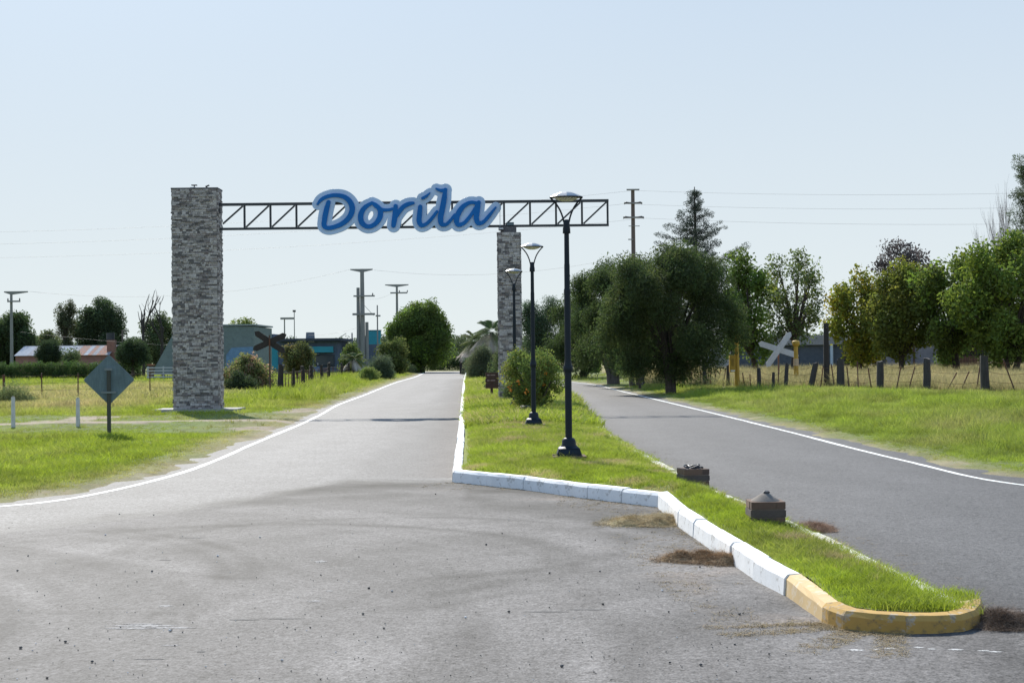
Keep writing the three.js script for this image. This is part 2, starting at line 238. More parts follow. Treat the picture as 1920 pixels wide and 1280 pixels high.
const cL = [...curbPath.slice(0, iNoseA + 1)].reverse(), cR = curbPath.slice(iNoseB);
const wheel = (x, a, b) => { const u = (x - a) / (b - a); return Math.exp(-Math.pow((u - 0.27) / 0.10, 2)) + Math.exp(-Math.pow((u - 0.72) / 0.10, 2)); };
const deepList = [...range(20.7, 60, 0.3), ...range(60.8, 110, 0.8), ...range(111.5, 170, 1.5)];
{
  const xa = d => atDepth(leftLine.slice(3), d) - SHL - 0.5, xb = d => d < 112.5 ? atDepth(cL, d) + 0.04 : atDepth(rightLine.slice(4), d) + 0.4;
  const tone = (x, d) => { const w = wheel(x, xa(d) + 0.7, xb(d)); let t = 0.95 + 0.22 * (fbm(x * 0.9, d * 0.12) - 0.5) + 0.18 * (fbm(x * 2.2, d * 0.5) - 0.5) + 0.06 * w; const k = sstep(0.75, 0.1, xb(d) - x); t -= 0.12 * k + 0.30 * sstep(1.7, 0.7, xb(d) - x + 1.1 * (fbm(x * 1.5, d * 0.25) - 0.5)); const seam = sstep(0.10, 0.02, Math.abs(d - 40.6 - 0.25 * nz(x, 3)) / 2.2); return [t * (1 + 0.10 * k), t * (1 + 0.03 * k), t]; };
  const far = strip(deepList, xa, xb, () => 0.004, 18, tone);
  // the near, flared part of the same light overlay, down to its ragged edge
  const xsN = [...range(-16, -9, 1), ...range(-8.8, -0.7, 0.1)], pos = [], uv = [], cl = [], idx = [];
  const nr = 44; for (const x of xsN) { const e = overlayEdge(x) + 1.0 * (fbm(x * 1.3, 4.2) - 0.5) + 0.4 * (nz(x * 5, 7) - 0.5) + 0.14 * (nz(x * 9, 2) - 0.5); const top = Math.max(e + 0.1, Math.min(20.7, x < -4.3 ? 20.7 : 20.7)); for (let k = 0; k <= nr; k++) { const d = e + (top - e) * k / nr; pos.push(x, k ? 0.004 * Math.min(1, k / 6) : -0.003, -d); uv.push(x, d); const blend = sstep(1.3, 0.1, d - e + 1.2 * (fbm(x * 1.5 + 3, d * 1.5) - 0.5)); const t = blend * 0.69 * apronTone(x, d) + (1 - blend) * (0.97 + 0.26 * (fbm(x * 0.5, d * 0.5) - 0.5) + 0.16 * (fbm(x * 2.2, d * 0.9) - 0.5) + 0.12 * (fbm(x * 0.8 - d * 0.5, d * 3.1) - 0.5)); cl.push(t, t, t); } }
  const m = nr + 1; for (let j = 0; j < xsN.length - 1; j++) for (let i = 0; i < nr; i++) { const a = j * m + i; idx.push(a, a + m, a + 1, a + 1, a + m, a + m + 1); }
  const near = new THREE.BufferGeometry(); near.setAttribute('position', new THREE.Float32BufferAttribute(pos, 3)); near.setAttribute('uv', new THREE.Float32BufferAttribute(uv, 2)); near.setAttribute('color', new THREE.Float32BufferAttribute(cl, 3)); near.setIndex(idx); near.computeVertexNormals();
  tag(struct('carriageway', [far, near], asphalt([0.275, 0.268, 0.26], 0.74)), 'pale bleached asphalt carriageway running under the name arch', 'road');
  const ra = d => d < 9.7 ? curbPath[iNoseB][0] : d < 112.5 ? atDepth(cR, d) - 0.06 : -3.2, rb = d => d < 19 ? 9 : atDepth(rightLine.slice(3), d) + SHR + 0.5;
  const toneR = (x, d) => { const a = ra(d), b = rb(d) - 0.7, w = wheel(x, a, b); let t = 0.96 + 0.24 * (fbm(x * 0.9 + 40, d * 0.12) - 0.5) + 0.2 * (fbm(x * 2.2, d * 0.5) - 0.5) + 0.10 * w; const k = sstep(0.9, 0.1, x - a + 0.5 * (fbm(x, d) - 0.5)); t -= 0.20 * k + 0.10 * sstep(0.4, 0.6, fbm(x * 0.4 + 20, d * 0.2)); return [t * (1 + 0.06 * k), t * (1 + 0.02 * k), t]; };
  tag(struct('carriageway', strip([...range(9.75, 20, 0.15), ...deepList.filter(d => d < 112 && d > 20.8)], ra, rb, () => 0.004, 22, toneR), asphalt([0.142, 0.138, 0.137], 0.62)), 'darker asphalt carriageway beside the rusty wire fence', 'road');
}
// painted edge lines
function lineStrip(line, w, y, seed, step = 0.25) {
  const s = smooth(line, step), pos = [], uv = [], idx = []; const a = offsetLine(s, w / 2), b = offsetLine(s, -w / 2); let L = 0;
  s.forEach((p, i) => { if (i) L += Math.hypot(p[0] - s[i - 1][0], p[1] - s[i - 1][1]); const j = 0.014 * (nz(L * 3 + seed, 1) - 0.5) + 0.03 * (nz(L * 0.8 + seed, 9) - 0.5), k = 0.014 * (nz(L * 3 + seed, 5) - 0.5); pos.push(a[i][0] - j, y, -a[i][1], b[i][0] + k, y, -b[i][1]); uv.push(0, L, w, L); });
  for (let i = 0; i < s.length - 1; i++) { const q = i * 2; idx.push(q, q + 1, q + 2, q + 1, q + 3, q + 2); }
  const g = new THREE.BufferGeometry(); g.setAttribute('position', new THREE.Float32BufferAttribute(pos, 3)); g.setAttribute('uv', new THREE.Float32BufferAttribute(uv, 2)); g.setIndex(idx); g.computeVertexNormals(); if (g.attributes.normal.getY(0) < 0) { g.index.array.forEach((v, i, A) => { if (i % 3 === 0) { const t = A[i]; A[i] = A[i + 1]; A[i + 1] = t; } }); g.computeVertexNormals(); } return g;
}
const linePaint = mat([0.84, 0.85, 0.82], 0.75, { map: whitePaintMap });
tag(struct('edge_line', lineStrip(leftLine.slice(1), 0.105, 0.0065, 3), linePaint), 'white painted edge line of the pale carriageway', 'road marking');
tag(struct('edge_line', lineStrip(rightLine.slice(1, 12), 0.095, 0.0065, 8), linePaint), 'white painted edge line of the dark carriageway beside the wire fence', 'road marking');
// scrapes and chalk-white scuffs on the junction: thin irregular flakes of paint
{
  const scuff = (px, py, wpx, thick, seed) => { const n = 14, a = [], b = []; for (let i = 0; i <= n; i++) { const g = G(px + wpx * i / n, py); const k = Math.sin(Math.PI * i / n), j = nz(i * 1.7 + seed, seed); a.push([g.x, -g.z + thick * k * (0.35 + 0.8 * j)]); b.push([g.x, -g.z - thick * k * (0.2 + 0.7 * nz(i * 2.3, seed + 4))]); } return flatPoly([...a, ...b.reverse()], 0.0014); };
  const chalk = mat([0.36, 0.355, 0.35], 0.9, { map: asphaltMap });
  struct('scuff', [scuff(190, 1178, 120, 0.05, 1), scuff(205, 1173, 135, 0.06, 2), scuff(260, 1177, 110, 0.04, 31), scuff(225, 1170, 80, 0.035, 32), scuff(588, 1053, 26, 0.10, 3), scuff(575, 1127, 28, 0.05, 4), scuff(610, 1108, 15, 0.04, 5), scuff(295, 1136, 30, 0.05, 6), scuff(300, 1210, 40, 0.03, 9)], chalk);
  const tar = mat([0.095, 0.092, 0.09], 0.9, { map: grimeMap });
  struct('scrape', [scuff(428, 1162, 60, 0.03, 11), scuff(480, 1160, 95, 0.02, 12), scuff(980, 1147, 90, 0.035, 13), scuff(1060, 1143, 80, 0.03, 14), scuff(297, 1050, 24, 0.03, 15), scuff(250, 1236, 60, 0.02, 16), scuff(368, 1222, 16, 0.05, 17), scuff(330, 1008, 60, 0.03, 18)], tar);
  // broken white dashes worn on the asphalt before the median's nose
  struct('worn_marking', [scuff(1588, 1219, 34, 0.035, 21), scuff(1637, 1218, 18, 0.03, 22), scuff(1655, 1216, 28, 0.03, 23), scuff(1712, 1214, 22, 0.028, 24), scuff(1738, 1217, 20, 0.025, 25), scuff(1775, 1218, 34, 0.03, 26), scuff(1832, 1220, 26, 0.025, 27), scuff(1850, 1222, 34, 0.02, 28)], mat([0.62, 0.62, 0.61], 0.9, { map: asphaltMap }));
}
// ---------------------------------------------------------------- median: kerb stones and lawn
const KH = 0.16, KW = 0.14;
const kerbPaint = mat([1, 1, 1], 0.8, { map: whitePaintMap }), kerbWorn = mat([0.74, 0.71, 0.65], 0.9, { map: grimeMap }), kerbTan = mat([1, 1, 1], 0.85, { map: tanPaintMap }), kerbOchre = mat([1, 1, 1], 0.85, { map: ochrePaintMap });
const curb = new THREE.Group(); curb.name = numbered('kerb'); curb.userData.kind = 'structure'; scene.add(curb); tag(curb, 'white painted kerb round the grassy median with a yellow nose', 'kerb');
{
  const norm = curbPath.map((p, i) => { const a = curbPath[Math.max(0, i - 1)], b = curbPath[Math.min(curbPath.length - 1, i + 1)]; const e1 = [p[0] - a[0], p[1] - a[1]], e2 = [b[0] - p[0], b[1] - p[1]]; const n = e => { const L = Math.hypot(...e) || 1; return [-e[1] / L, e[0] / L]; }; const n1 = i ? n(e1) : n(e2), n2 = i < curbPath.length - 1 ? n(e2) : n1; let m = [n1[0] + n2[0], n1[1] + n2[1]]; const L = Math.hypot(...m); m = m.map(v => v / L); const k = 1 / Math.max(0.55, m[0] * n1[0] + m[1] * n1[1]); return [m[0] * k, m[1] * k]; });
  const prof = [[0, -0.06], [0.012, KH - 0.03], [0.035, KH], [KW - 0.02, KH + 0.004], [KW, KH - 0.012], [KW, -0.06]];
  const r = rng(61);
  const sweep = (pts, ns, dh, jit, sk) => { const pos = [], uv = [], idx = [], m = prof.length; let L = r() * 3; pts.forEach((p, i) => { if (i) L += Math.hypot(p[0] - pts[i - 1][0], p[1] - pts[i - 1][1]); let q = 0; prof.forEach((f, k) => { const jo = jit + 0.006 * (nz(L * 4, k) - 0.5); if (k) q += Math.hypot(f[0] - prof[k - 1][0], f[1] - prof[k - 1][1]); pos.push(p[0] + ns[i][0] * (f[0] + jo), f[1] + (k > 0 && k < 5 ? dh + (sk ? sk[i] : 0) + 0.008 * (nz(L * 5 + 3, k) - 0.5) : 0), -(p[1] + ns[i][1] * (f[0] + jo))); uv.push(L, q); }); });
    for (let i = 0; i < pts.length - 1; i++) for (let k = 0; k < m - 1; k++) { const a = i * m + k; idx.push(a, a + m, a + 1, a + 1, a + m, a + m + 1); }
    const e = (pts.length - 1) * m; for (let k = 1; k < m - 1; k++) { idx.push(0, k, k + 1); idx.push(e, e + k + 1, e + k); }
    const g = new THREE.BufferGeometry(); g.setAttribute('position', new THREE.Float32BufferAttribute(pos, 3)); g.setAttribute('uv', new THREE.Float32BufferAttribute(uv, 2)); g.setIndex(idx); const q = g.toNonIndexed(); q.computeVertexNormals(); return q; };
  for (let i = 0; i < curbPath.length - 1; i++) {
    if (i >= iNoseA && i < iNoseB) continue;
    const a = curbPath[i], b = curbPath[i + 1], len = Math.hypot(b[0] - a[0], b[1] - a[1]), want = a[1] > 60 ? 3 : a[1] > 30 ? 1.6 : 0.85, n = Math.max(1, Math.round(len / want));
    for (let k = 0; k < n; k++) {
      const gap = 0.006 + 0.004 * r(), t0 = k / n + (k ? gap / len : 0), t1 = (k + 1) / n - (k < n - 1 ? gap / len : 0.004 / len), nn = 5, pts = [], ns = [], sk = [];
      for (let s = 0; s <= nn; s++) { const t = t0 + (t1 - t0) * s / nn; sk.push(sink(i) + (sink(i + 1) - sink(i)) * t); pts.push([a[0] + (b[0] - a[0]) * t, a[1] + (b[1] - a[1]) * t]); ns.push([norm[i][0] + (norm[i + 1][0] - norm[i][0]) * t, norm[i][1] + (norm[i + 1][1] - norm[i][1]) * t]); }
      const mid = (a[1] + b[1]) / 2, tan = (i === iNoseA - 1) || (i === iNoseA - 2 && k > n) || (i === iNoseB && a[1] < 12 && k < 2);
      part('kerb_stone', sweep(pts, ns, 0.016 * (r() - 0.5), 0.012 * (r() - 0.5), sk), tan ? kerbTan : i >= iNoseB ? kerbWorn : kerbPaint, curb);
    }
  }
  const nose = (i0, i1) => { const pts = [], ns = [], sk = []; for (let i = i0; i <= i1; i++) { pts.push(curbPath[i]); ns.push(norm[i]); sk.push(sink(i)); } return sweep(pts, ns, 0.006 * r(), 0, sk); };
  part('kerb_stone', nose(iNoseA, 21), kerbOchre, curb); part('kerb_stone', nose(21, iNoseB), kerbOchre, curb);
}
const inL = d => d < 9.35 ? 2.02 + (9.35 - d) * 0.9 : d > 112 ? -3.2 : d > 20.1 ? atDepth(curbPath.slice(0, iCornerA + 1), d) + 0.15 : atDepth(curbPath.slice(iCornerA, iNoseA + 1), d) + (d > 16.9 ? 0.24 : 0.15);
const inR = d => d < 9.9 ? 2.87 - (9.9 - d) * 0.25 : d > 112 ? -3.1 : atDepth(cR, d) - 0.15;
const medianY = (x, d) => { const a = inL(d), b = inR(d), u = clamp((x - a) / Math.max(0.05, b - a)); return 0.135 - 0.05 * sstep(15, 10, d) * u - 0.035 * sstep(10.6, 9.4, d) * (1 - u) + 0.07 * Math.sin(Math.PI * u) * sstep(9, 16, d) + 0.035 * (fbm(x * 1.4, d * 1.4) - 0.5); };
const medianD = [...range(9.18, 24, 0.12), ...range(24.4, 60, 0.4), ...range(61, 113, 1)];
tag(struct('median_lawn', strip(medianD, inL, inR, medianY, 12, (x, d) => { const m = fbm(x * 0.9, d * 0.5); return [0.18 + 0.10 * m, 0.24 + 0.05 * m, 0.045]; }), new THREE.MeshStandardMaterial({ map: soilMap, vertexColors: true, roughness: 1 })), 'mown lawn of the median between the two carriageways', 'lawn');
// ---------------------------------------------------------------- grass
function tuftGeo(seed, blades, h, spread, w, lean, seg = 2) {
  const r = rng(seed), pos = [], nor = [];
  for (let b = 0; b < blades; b++) {
    const a = r() * 6.283, R = spread * Math.sqrt(r()), bx = Math.cos(a) * R, bz = Math.sin(a) * R, L = h * rr(r, 0.55, 1.1), la = r() * 6.283, k = lean * rr(r, 0.3, 1.2), ww = w * rr(r, 0.7, 1.2), fa = r() * 6.283, cx = Math.cos(fa) * ww / 2, cz = Math.sin(fa) * ww / 2;
    const at = t => [bx + Math.cos(la) * k * L * t * t, L * (t - 0.25 * k * t * t), bz + Math.sin(la) * k * L * t * t];
    for (let s = 0; s < seg; s++) { const t0 = s / seg, t1 = (s + 1) / seg, p = at(t0), q = at(t1), w0 = 1 - t0 * 0.85, w1 = s === seg - 1 ? 0.08 : 1 - t1 * 0.85;
      const A = [p[0] - cx * w0, p[1], p[2] - cz * w0], B = [p[0] + cx * w0, p[1], p[2] + cz * w0], C = [q[0] + cx * w1, q[1], q[2] + cz * w1], D = [q[0] - cx * w1, q[1], q[2] - cz * w1];
      pos.push(...A, ...B, ...C); if (s < seg - 1) pos.push(...A, ...C, ...D); }
  }
  const g = new THREE.BufferGeometry(); g.setAttribute('position', new THREE.Float32BufferAttribute(pos, 3)); g.computeVertexNormals(); return g;
}
const leafMat = (c, tr = 0.4, ds = THREE.DoubleSide) => new THREE.MeshPhysicalMaterial({ color: col(c), roughness: 0.95, transmission: tr, thickness: 0, side: ds, specularIntensity: 0.3 });
const grassMat = leafMat([1, 1, 1], 0.5);
function scatter(name, label, geos, list, m = grassMat, category = 'grass') {           // list: [x, y, d, scale, colour, lean]
  const o = new THREE.Group(); o.name = numbered(name); tag(o, label, category, null, 'stuff'); scene.add(o);
  geos.forEach((g, gi) => {
    const mine = list.filter((_, i) => i % geos.length === gi), im = new THREE.InstancedMesh(g, m, mine.length), M = new THREE.Matrix4(), q = new THREE.Quaternion(), e = new THREE.Euler(), c = new THREE.Color();
    const r = rng(gi + 31); mine.forEach((t, i) => { e.set((r() - 0.5) * 0.25, r() * 6.283, (r() - 0.5) * 0.25); M.compose(V(t[0], t[1], -t[2]), q.setFromEuler(e), V(t[3], t[3] * (t[5] ?? 1), t[3])); im.setMatrixAt(i, M); im.setColorAt(i, c.setRGB(...t[4])); });
    im.name = 'grass_tuft'; im.userData.kind = 'stuff'; shadows(im); o.add(im);
  });
  return o;
}
const greenMix = (r, dry, base = [0.285, 0.365, 0.030], straw = [0.47, 0.39, 0.19]) => { const k = clamp(dry + 0.35 * (r() - 0.5)), v = rr(r, 0.75, 1.2); return base.map((c, i) => (c * (1 - k) + straw[i] * k) * v); };
const slabX = (P(323, 773, 47).x + P(410, 772, 47).x) / 2;
{
  const lawn = [1, 2, 3].map(s => tuftGeo(s, 12, 0.085, 0.06, 0.007, 0.9)), mid = [4, 5, 6].map(s => tuftGeo(s, 14, 0.12, 0.12, 0.013, 0.9)), tall = [7, 8, 9].map(s => tuftGeo(s, 16, 0.30, 0.14, 0.016, 0.9)), straw = [10, 11, 12].map(s => tuftGeo(s, 15, 0.55, 0.22, 0.016, 0.6));
  const r = rng(404), A = [], B = [];
  // median
  for (const [d0, d1, dens] of [[9.2, 14, 900], [14, 21, 620], [21, 32, 260], [32, 60, 110], [60, 112, 30]]) {
    const n = Math.round((d1 - d0) * 3.2 * dens); for (let i = 0; i < n; i++) { const d = rr(r, d0, d1), u = r(), a = inL(d) + (d > 21 ? 0.10 + 0.05 * sstep(30, 34, d) : 0.0), b = inR(d) + 0.11; if (r() > (b - a) / 3.2) continue; const x = a + (b - a) * u, m = fbm(x * 0.9, d * 0.5), worn = fbm(x * 2.2 + 4, d * 2.2); const edge = Math.min(u * (b - a), (1 - u) * (b - a)), k = d < 21 ? 1 : d < 32 ? 1.5 : 2.4;
      (d < 32 ? A : B).push([x, medianY(x, d) - 0.01, d, k * rr(r, 0.6, 1.15) * (edge < 0.12 ? 0.8 : 1) * (0.75 + 0.6 * fbm(x * 3, d * 3 + 9)), greenMix(r, 0.06 + 0.6 * (m - 0.45) + 0.9 * sstep(0.60, 0.72, worn)).map(c => c * (0.55 + 0.95 * fbm(x * 2.6 + 8, d * 1.9))), d < 32 ? 1 : 0.8]); }
  }
  scatter('lawn_grass', 'short bright green grass blades covering the median', lawn, A); scatter('lawn_grass', 'grass on the far length of the median past the street lamps', mid, B);
  // verge beside the pale carriageway and the field beyond
  const W2 = [], C = [], D = [], E = [], S = [], half = d => 0.345 * d + 1.5;
  for (const [d0, d1, dens] of [[16, 24, 150], [24, 40, 90], [40, 60, 34], [60, 100, 9], [100, 150, 3]]) {
    const n = Math.round((d1 - d0) * half(d1) * dens); for (let i = 0; i < n; i++) { const d = rr(r, d0, d1), x = -r() * half(d1); if (x < -half(d)) continue; const s = sLeft(x, d); if (s < 0.03 || onPath(x, d)) continue; const dp = dirtPatch(x, d); if (r() < dp * 0.93) continue;
      if (Math.abs(x - slabX) < 1.35 && d > 46.2 && d < 48.2) continue; const dry = dryness(x, d), k = d < 40 ? 1.0 : d < 60 ? 1.35 : 2.4, h = sstep(0.0, 1.2, s) * (0.55 + 0.9 * fbm(x * 0.7, d * 0.7)), weed = fbm(x * 0.45 + 20, d * 0.3);
      const near0 = (s < 2.5 ? 0.65 : 1) * (x < -6 ? 1 - 0.68 * sstep(31, 34, d) * sstep(47, 44, d) : 1); (d < 40 ? C : D).push([x, groundY(x, d) - 0.012, d, k * near0 * (0.35 + h) * rr(r, 0.7, 1.2), greenMix(r, dry).map(c => c * (0.55 + 0.95 * fbm(x * 1.7 + 8, d * 1.2))), (d < 40 ? 1 : d < 60 ? 0.8 : 0.6) * (weed > 0.57 && d > 42 ? 1.8 : 1)]); }
  }
  for (let i = 0; i < 900; i++) { const d = rr(r, 18, 46), x = -r() * half(d); if (sLeft(x, d) < 0.5 || onPath(x, d) || fbm(x * 0.6 + 15, d * 0.6) < 0.5) continue; W2.push([x, groundY(x, d) - 0.01, d, rr(r, 0.25, 0.6), greenMix(r, rr(r, 0, 0.7)).map(c => c * 0.8), 1]); }
  for (let i = 0; i < 260; i++) { const d = rr(r, 10, 34), a = inL(d) + 0.1, b = inR(d); W2.push([a + (b - a) * Math.pow(r(), 0.6), 0.13, d, rr(r, 0.18, 0.42), greenMix(r, rr(r, 0, 0.6)).map(c => c * 0.85), 1]); }
  scatter('weed_stalks', 'scattered taller weeds and dry stalks in the short grass', tall, W2, grassMat, 'weeds');
  scatter('verge_grass', 'rough green grass on the verge beside the pale carriageway', mid, C); scatter('verge_grass', 'longer patchy grass of the field behind the stone tower', mid, D);
  for (const [d0, d1, dens] of [[18, 32, 130], [32, 55, 70], [55, 80, 24], [80, 110, 7]]) {
    const n = Math.round((d1 - d0) * half(d1) * dens); for (let i = 0; i < n; i++) { const d = rr(r, d0, d1), x = r() * half(d1); if (x > half(d)) continue; const s = sRight(x, d); if (s < 0.03) continue; if (r() < dirtPatch(x, d) * 0.93) continue; const dry = dryness(x, d), far = behindFence(x, d) > 0.15;
      if (far) { if (r() < 0.75) S.push([x, groundY(x, d) - 0.02, d, (d < 55 ? 1 : 1.5) * rr(r, 0.6, 1.25), greenMix(r, dry - 0.15, [0.20, 0.26, 0.06], [0.40, 0.33, 0.175]).map(c => c * (0.55 + 0.95 * fbm(x * 1.2, d * 0.6))), d < 55 ? 1 : 0.75]); }
      else E.push([x, groundY(x, d) - 0.012, d, (d < 55 ? 1 : 1.4) * (0.8 - 0.45 * sstep(-3, -0.5, behindFence(x, d))) * sstep(-0.5, 2.0, s) * (0.25 + 1.75 * fbm(x * 1.1 + 3, d * 0.6)) * rr(r, 0.6, 1.15), greenMix(r, dry - 0.02 + 0.9 * (fbm(x * 0.7 + 70, d * 0.3) - 0.5), [0.265, 0.34, 0.042]).map(c => c * (0.45 + 1.1 * fbm(x * 1.6 + 5, d * 0.9 + 2))), s < 1.5 ? 0.7 : 1]); }
  }
  scatter('bank_grass', 'long green grass on the bank below the wire fence', tall, E); scatter('dry_grass', 'tall straw-coloured grass of the field behind the wire fence', straw, S);
}
// litter of dead grass along the median's kerb, and loose stones on the asphalt
{
  const r = rng(77), L = [], blades = [21, 22].map(s => tuftGeo(s, 9, 0.05, 0.05, 0.005, 2.6));
  for (let i = 0; i < 2600; i++) { const k = iCornerA + Math.floor(r() * 12), a = curbPath[k], b = curbPath[k + 1], t = r(), off = -Math.pow(r(), 2.2) * 0.75, dx = b[0] - a[0], dd = b[1] - a[1], l = Math.hypot(dx, dd); const x = a[0] + dx * t - dd / l * off, d = a[1] + dd * t + dx / l * off; if (fbm(x * 1.1 + 6, d * 1.1) < 0.47) continue; L.push([x, 0.0, d, rr(r, 0.3, 0.9), greenMix(r, 0.9, [0.2, 0.2, 0.06], [0.30, 0.22, 0.12]), 0.5]); }
  for (let i = 0; i < 900; i++) { const d = rr(r, 10, 26), a = atDepth(cR, d), x = a + Math.pow(r(), 2) * 0.7; if (fbm(x * 1.1 + 60, d * 0.8) < 0.5) continue; L.push([x, 0.003, d, rr(r, 0.3, 0.8), greenMix(r, 0.95, [0.2, 0.2, 0.06], [0.26, 0.19, 0.11]), 0.5]); }
  scatter('grass_litter', 'dead grass clippings lying along the kerb of the median', blades, L, mat([1, 1, 1], 1, { side: THREE.DoubleSide }), 'litter');
  const peb = new THREE.IcosahedronGeometry(1, 0), list = []; for (let i = 0; i < 620; i++) { const px = r() * 1900, py = 905 + Math.pow(r(), 0.8) * 372, g = G(px, py); if (curbDist(g.x, -g.z) < 0.1 || verge(g.x, -g.z) > -0.3 || (g.x > 1.6 && -g.z < 21)) continue; const s = r() < 0.08 ? rr(r, 0.007, 0.012) : rr(r, 0.0025, 0.006), v = r() < 0.8 ? rr(r, 0.03, 0.12) : rr(r, 0.4, 0.7); list.push([g.x, 0.004 + s * 0.4, -g.z, s, [v, v * 0.98, v * 0.95], 0.7]); }
  const o = scatter('loose_gravel', 'small loose stones scattered over the junction asphalt', [peb], list, mat([1, 1, 1], 0.95), 'gravel'); o.children[0].name = 'pebble';
}
// ---------------------------------------------------------------- entrance gate: stone towers, truss, name sign
const GATE_D = 47;
const stoneTones = [[0.19, 0.18, 0.18], [0.35, 0.33, 0.315], [0.50, 0.47, 0.45], [0.58, 0.545, 0.52], [0.65, 0.615, 0.585], [0.42, 0.37, 0.345], [0.29, 0.255, 0.25]];
const stoneMats = stoneTones.map(c => mat(c, 0.9, { map: stoneMap, bumpMap: stoneMap, bumpScale: 0.01 }));
const stoneVC = new THREE.MeshStandardMaterial({ map: stoneMap, vertexColors: true, roughness: 0.9 });
const mortarMat = mat([0.13, 0.13, 0.135], 1, { map: grimeMap });
function stonePiece(w, h, p) {                                        // a split stone with a slightly uneven face
  const g = new THREE.BoxGeometry(w, h, p, 1, 1, 1).translate(0, 0, p / 2); return g;
}
function stoneTower(root, W0, D0, H0, seed, lean = 0) {
  const r = rng(seed), pieces = [];
  const face = (width, place, front) => { let y = 0.0; while (y < H0 - 0.03) { let h = rr(r, 0.035, 0.08); if (y + h > H0 - 0.04) h = H0 - y; let x = -width / 2; while (x < width / 2 - 0.01) { let l = r() < 0.15 ? rr(r, 0.16, 0.30) : rr(r, 0.05, 0.14); if (x + l > width / 2 - 0.08) l = width / 2 - x; const pr = rr(r, 0.018, 0.055); let c = Math.floor(Math.pow(r(), 0.9) * 5); const warm = r(); if (warm > 0.93) c = 5; else if (warm > 0.84) c = 6; pieces.push({ x: x + l / 2, y: y + h / 2, l, h, pr, c, place, front }); x += l; } y += h; } };
  const ys = W0 / 2, zs = D0 / 2;
  face(W0, m => m.makeTranslation(0, 0, zs), true); face(W0, m => m.makeRotationY(Math.PI).setPosition(0, 0, -zs), false);
  face(D0, m => m.makeRotationY(Math.PI / 2).setPosition(ys, 0, 0), false); face(D0, m => m.makeRotationY(-Math.PI / 2).setPosition(-ys, 0, 0), false);
  const fr = pieces.filter(p => p.front).sort((a, b) => b.l * b.h - a.l * a.h), big = new Set(fr.slice(0, 300));
  const rest = [], M = new THREE.Matrix4();
  for (const p of pieces) {
    const g = boxUV(stonePiece(p.l - 0.005, p.h - 0.005, p.pr + 0.03).translate(0, 0, -0.03)); const uo = p.x * 3.1 + p.c, vo = p.y * 1.7; const u = g.attributes.uv; for (let i = 0; i < u.count; i++) u.setXY(i, u.getX(i) + uo, u.getY(i) + vo);
    if (big.has(p)) { const o = part('stone', g, stoneMats[p.c], root); o.position.set(p.x, p.y, zs); }
    else { g.translate(p.x, p.y, 0).applyMatrix4(p.place(M)); rest.push(paintGeo(g, stoneTones[p.c])); }
  }
  const o = part('stone_cladding', rest, stoneVC, root); o.userData.kind = 'stuff';
  part('core', boxUV(box(W0 - 0.02, H0, D0 - 0.02, 0, H0 / 2, 0)), mortarMat, root);
}
const steel = mat([0.028, 0.034, 0.040], 0.5, { metalness: 0.2 }), concrete = mat([0.42, 0.41, 0.39], 0.9, { map: grimeMap });
const whiteMetal = mat([0.72, 0.72, 0.72], 0.5), darkMetal = mat([0.05, 0.05, 0.055], 0.5);
{
  const a = P(323, 773, GATE_D), b = P(410, 772, GATE_D), t = P(317, 352, GATE_D), baseY = groundY(a.x, GATE_D) , W0 = b.x - a.x, H0 = t.y - baseY - 0.07, D0 = 0.80;
  const root = thing('stone_tower', 'broad tall tower clad in grey split stone standing on a concrete slab', 'tower', V((a.x + b.x) / 2, baseY - 0.02, -GATE_D - D0 / 2 - 0.04), 0);
  part('base_slab', boxUV(box(2.62, 0.16, 1.5, 0.0, 0.03, -0.1)), concrete, root);
  const body = new THREE.Group(); body.name = 'tower_body'; body.position.y = 0.11; root.add(body); stoneTower(body, W0 - 0.06, D0 - 0.06, H0 - 0.06, 11);
  part('cap', boxUV(box(W0 + 0.02, 0.05, D0 + 0.02, 0, 0.11 + H0 - 0.04, 0)), mortarMat, root);
  const fl = part('floodlight', [box(0.17, 0.03, 0.10, 0, 0.07, 0.0), box(0.03, 0.10, 0.03, 0, 0.01, 0)], darkMetal, root); fl.position.set(-0.02, 0.11 + H0, D0 / 2 - 0.12); part('reflector', box(0.16, 0.025, 0.09, -0.03, -0.012, 0.06), whiteMetal, fl);
  const fl2 = part('floodlight', [box(0.12, 0.03, 0.10, 0, 0.05, 0), box(0.03, 0.08, 0.03, -0.03, 0.02, 0)], darkMetal, root); fl2.position.set(0.40, 0.11 + H0, D0 / 2 - 0.15); fl2.rotation.z = 0.4;
  const br = part('junction_box', box(0.05, 0.14, 0.12), darkMetal, root); br.position.set(W0 / 2 + 0.045, P(417, 394, GATE_D).y - root.position.y, 0.2);
}
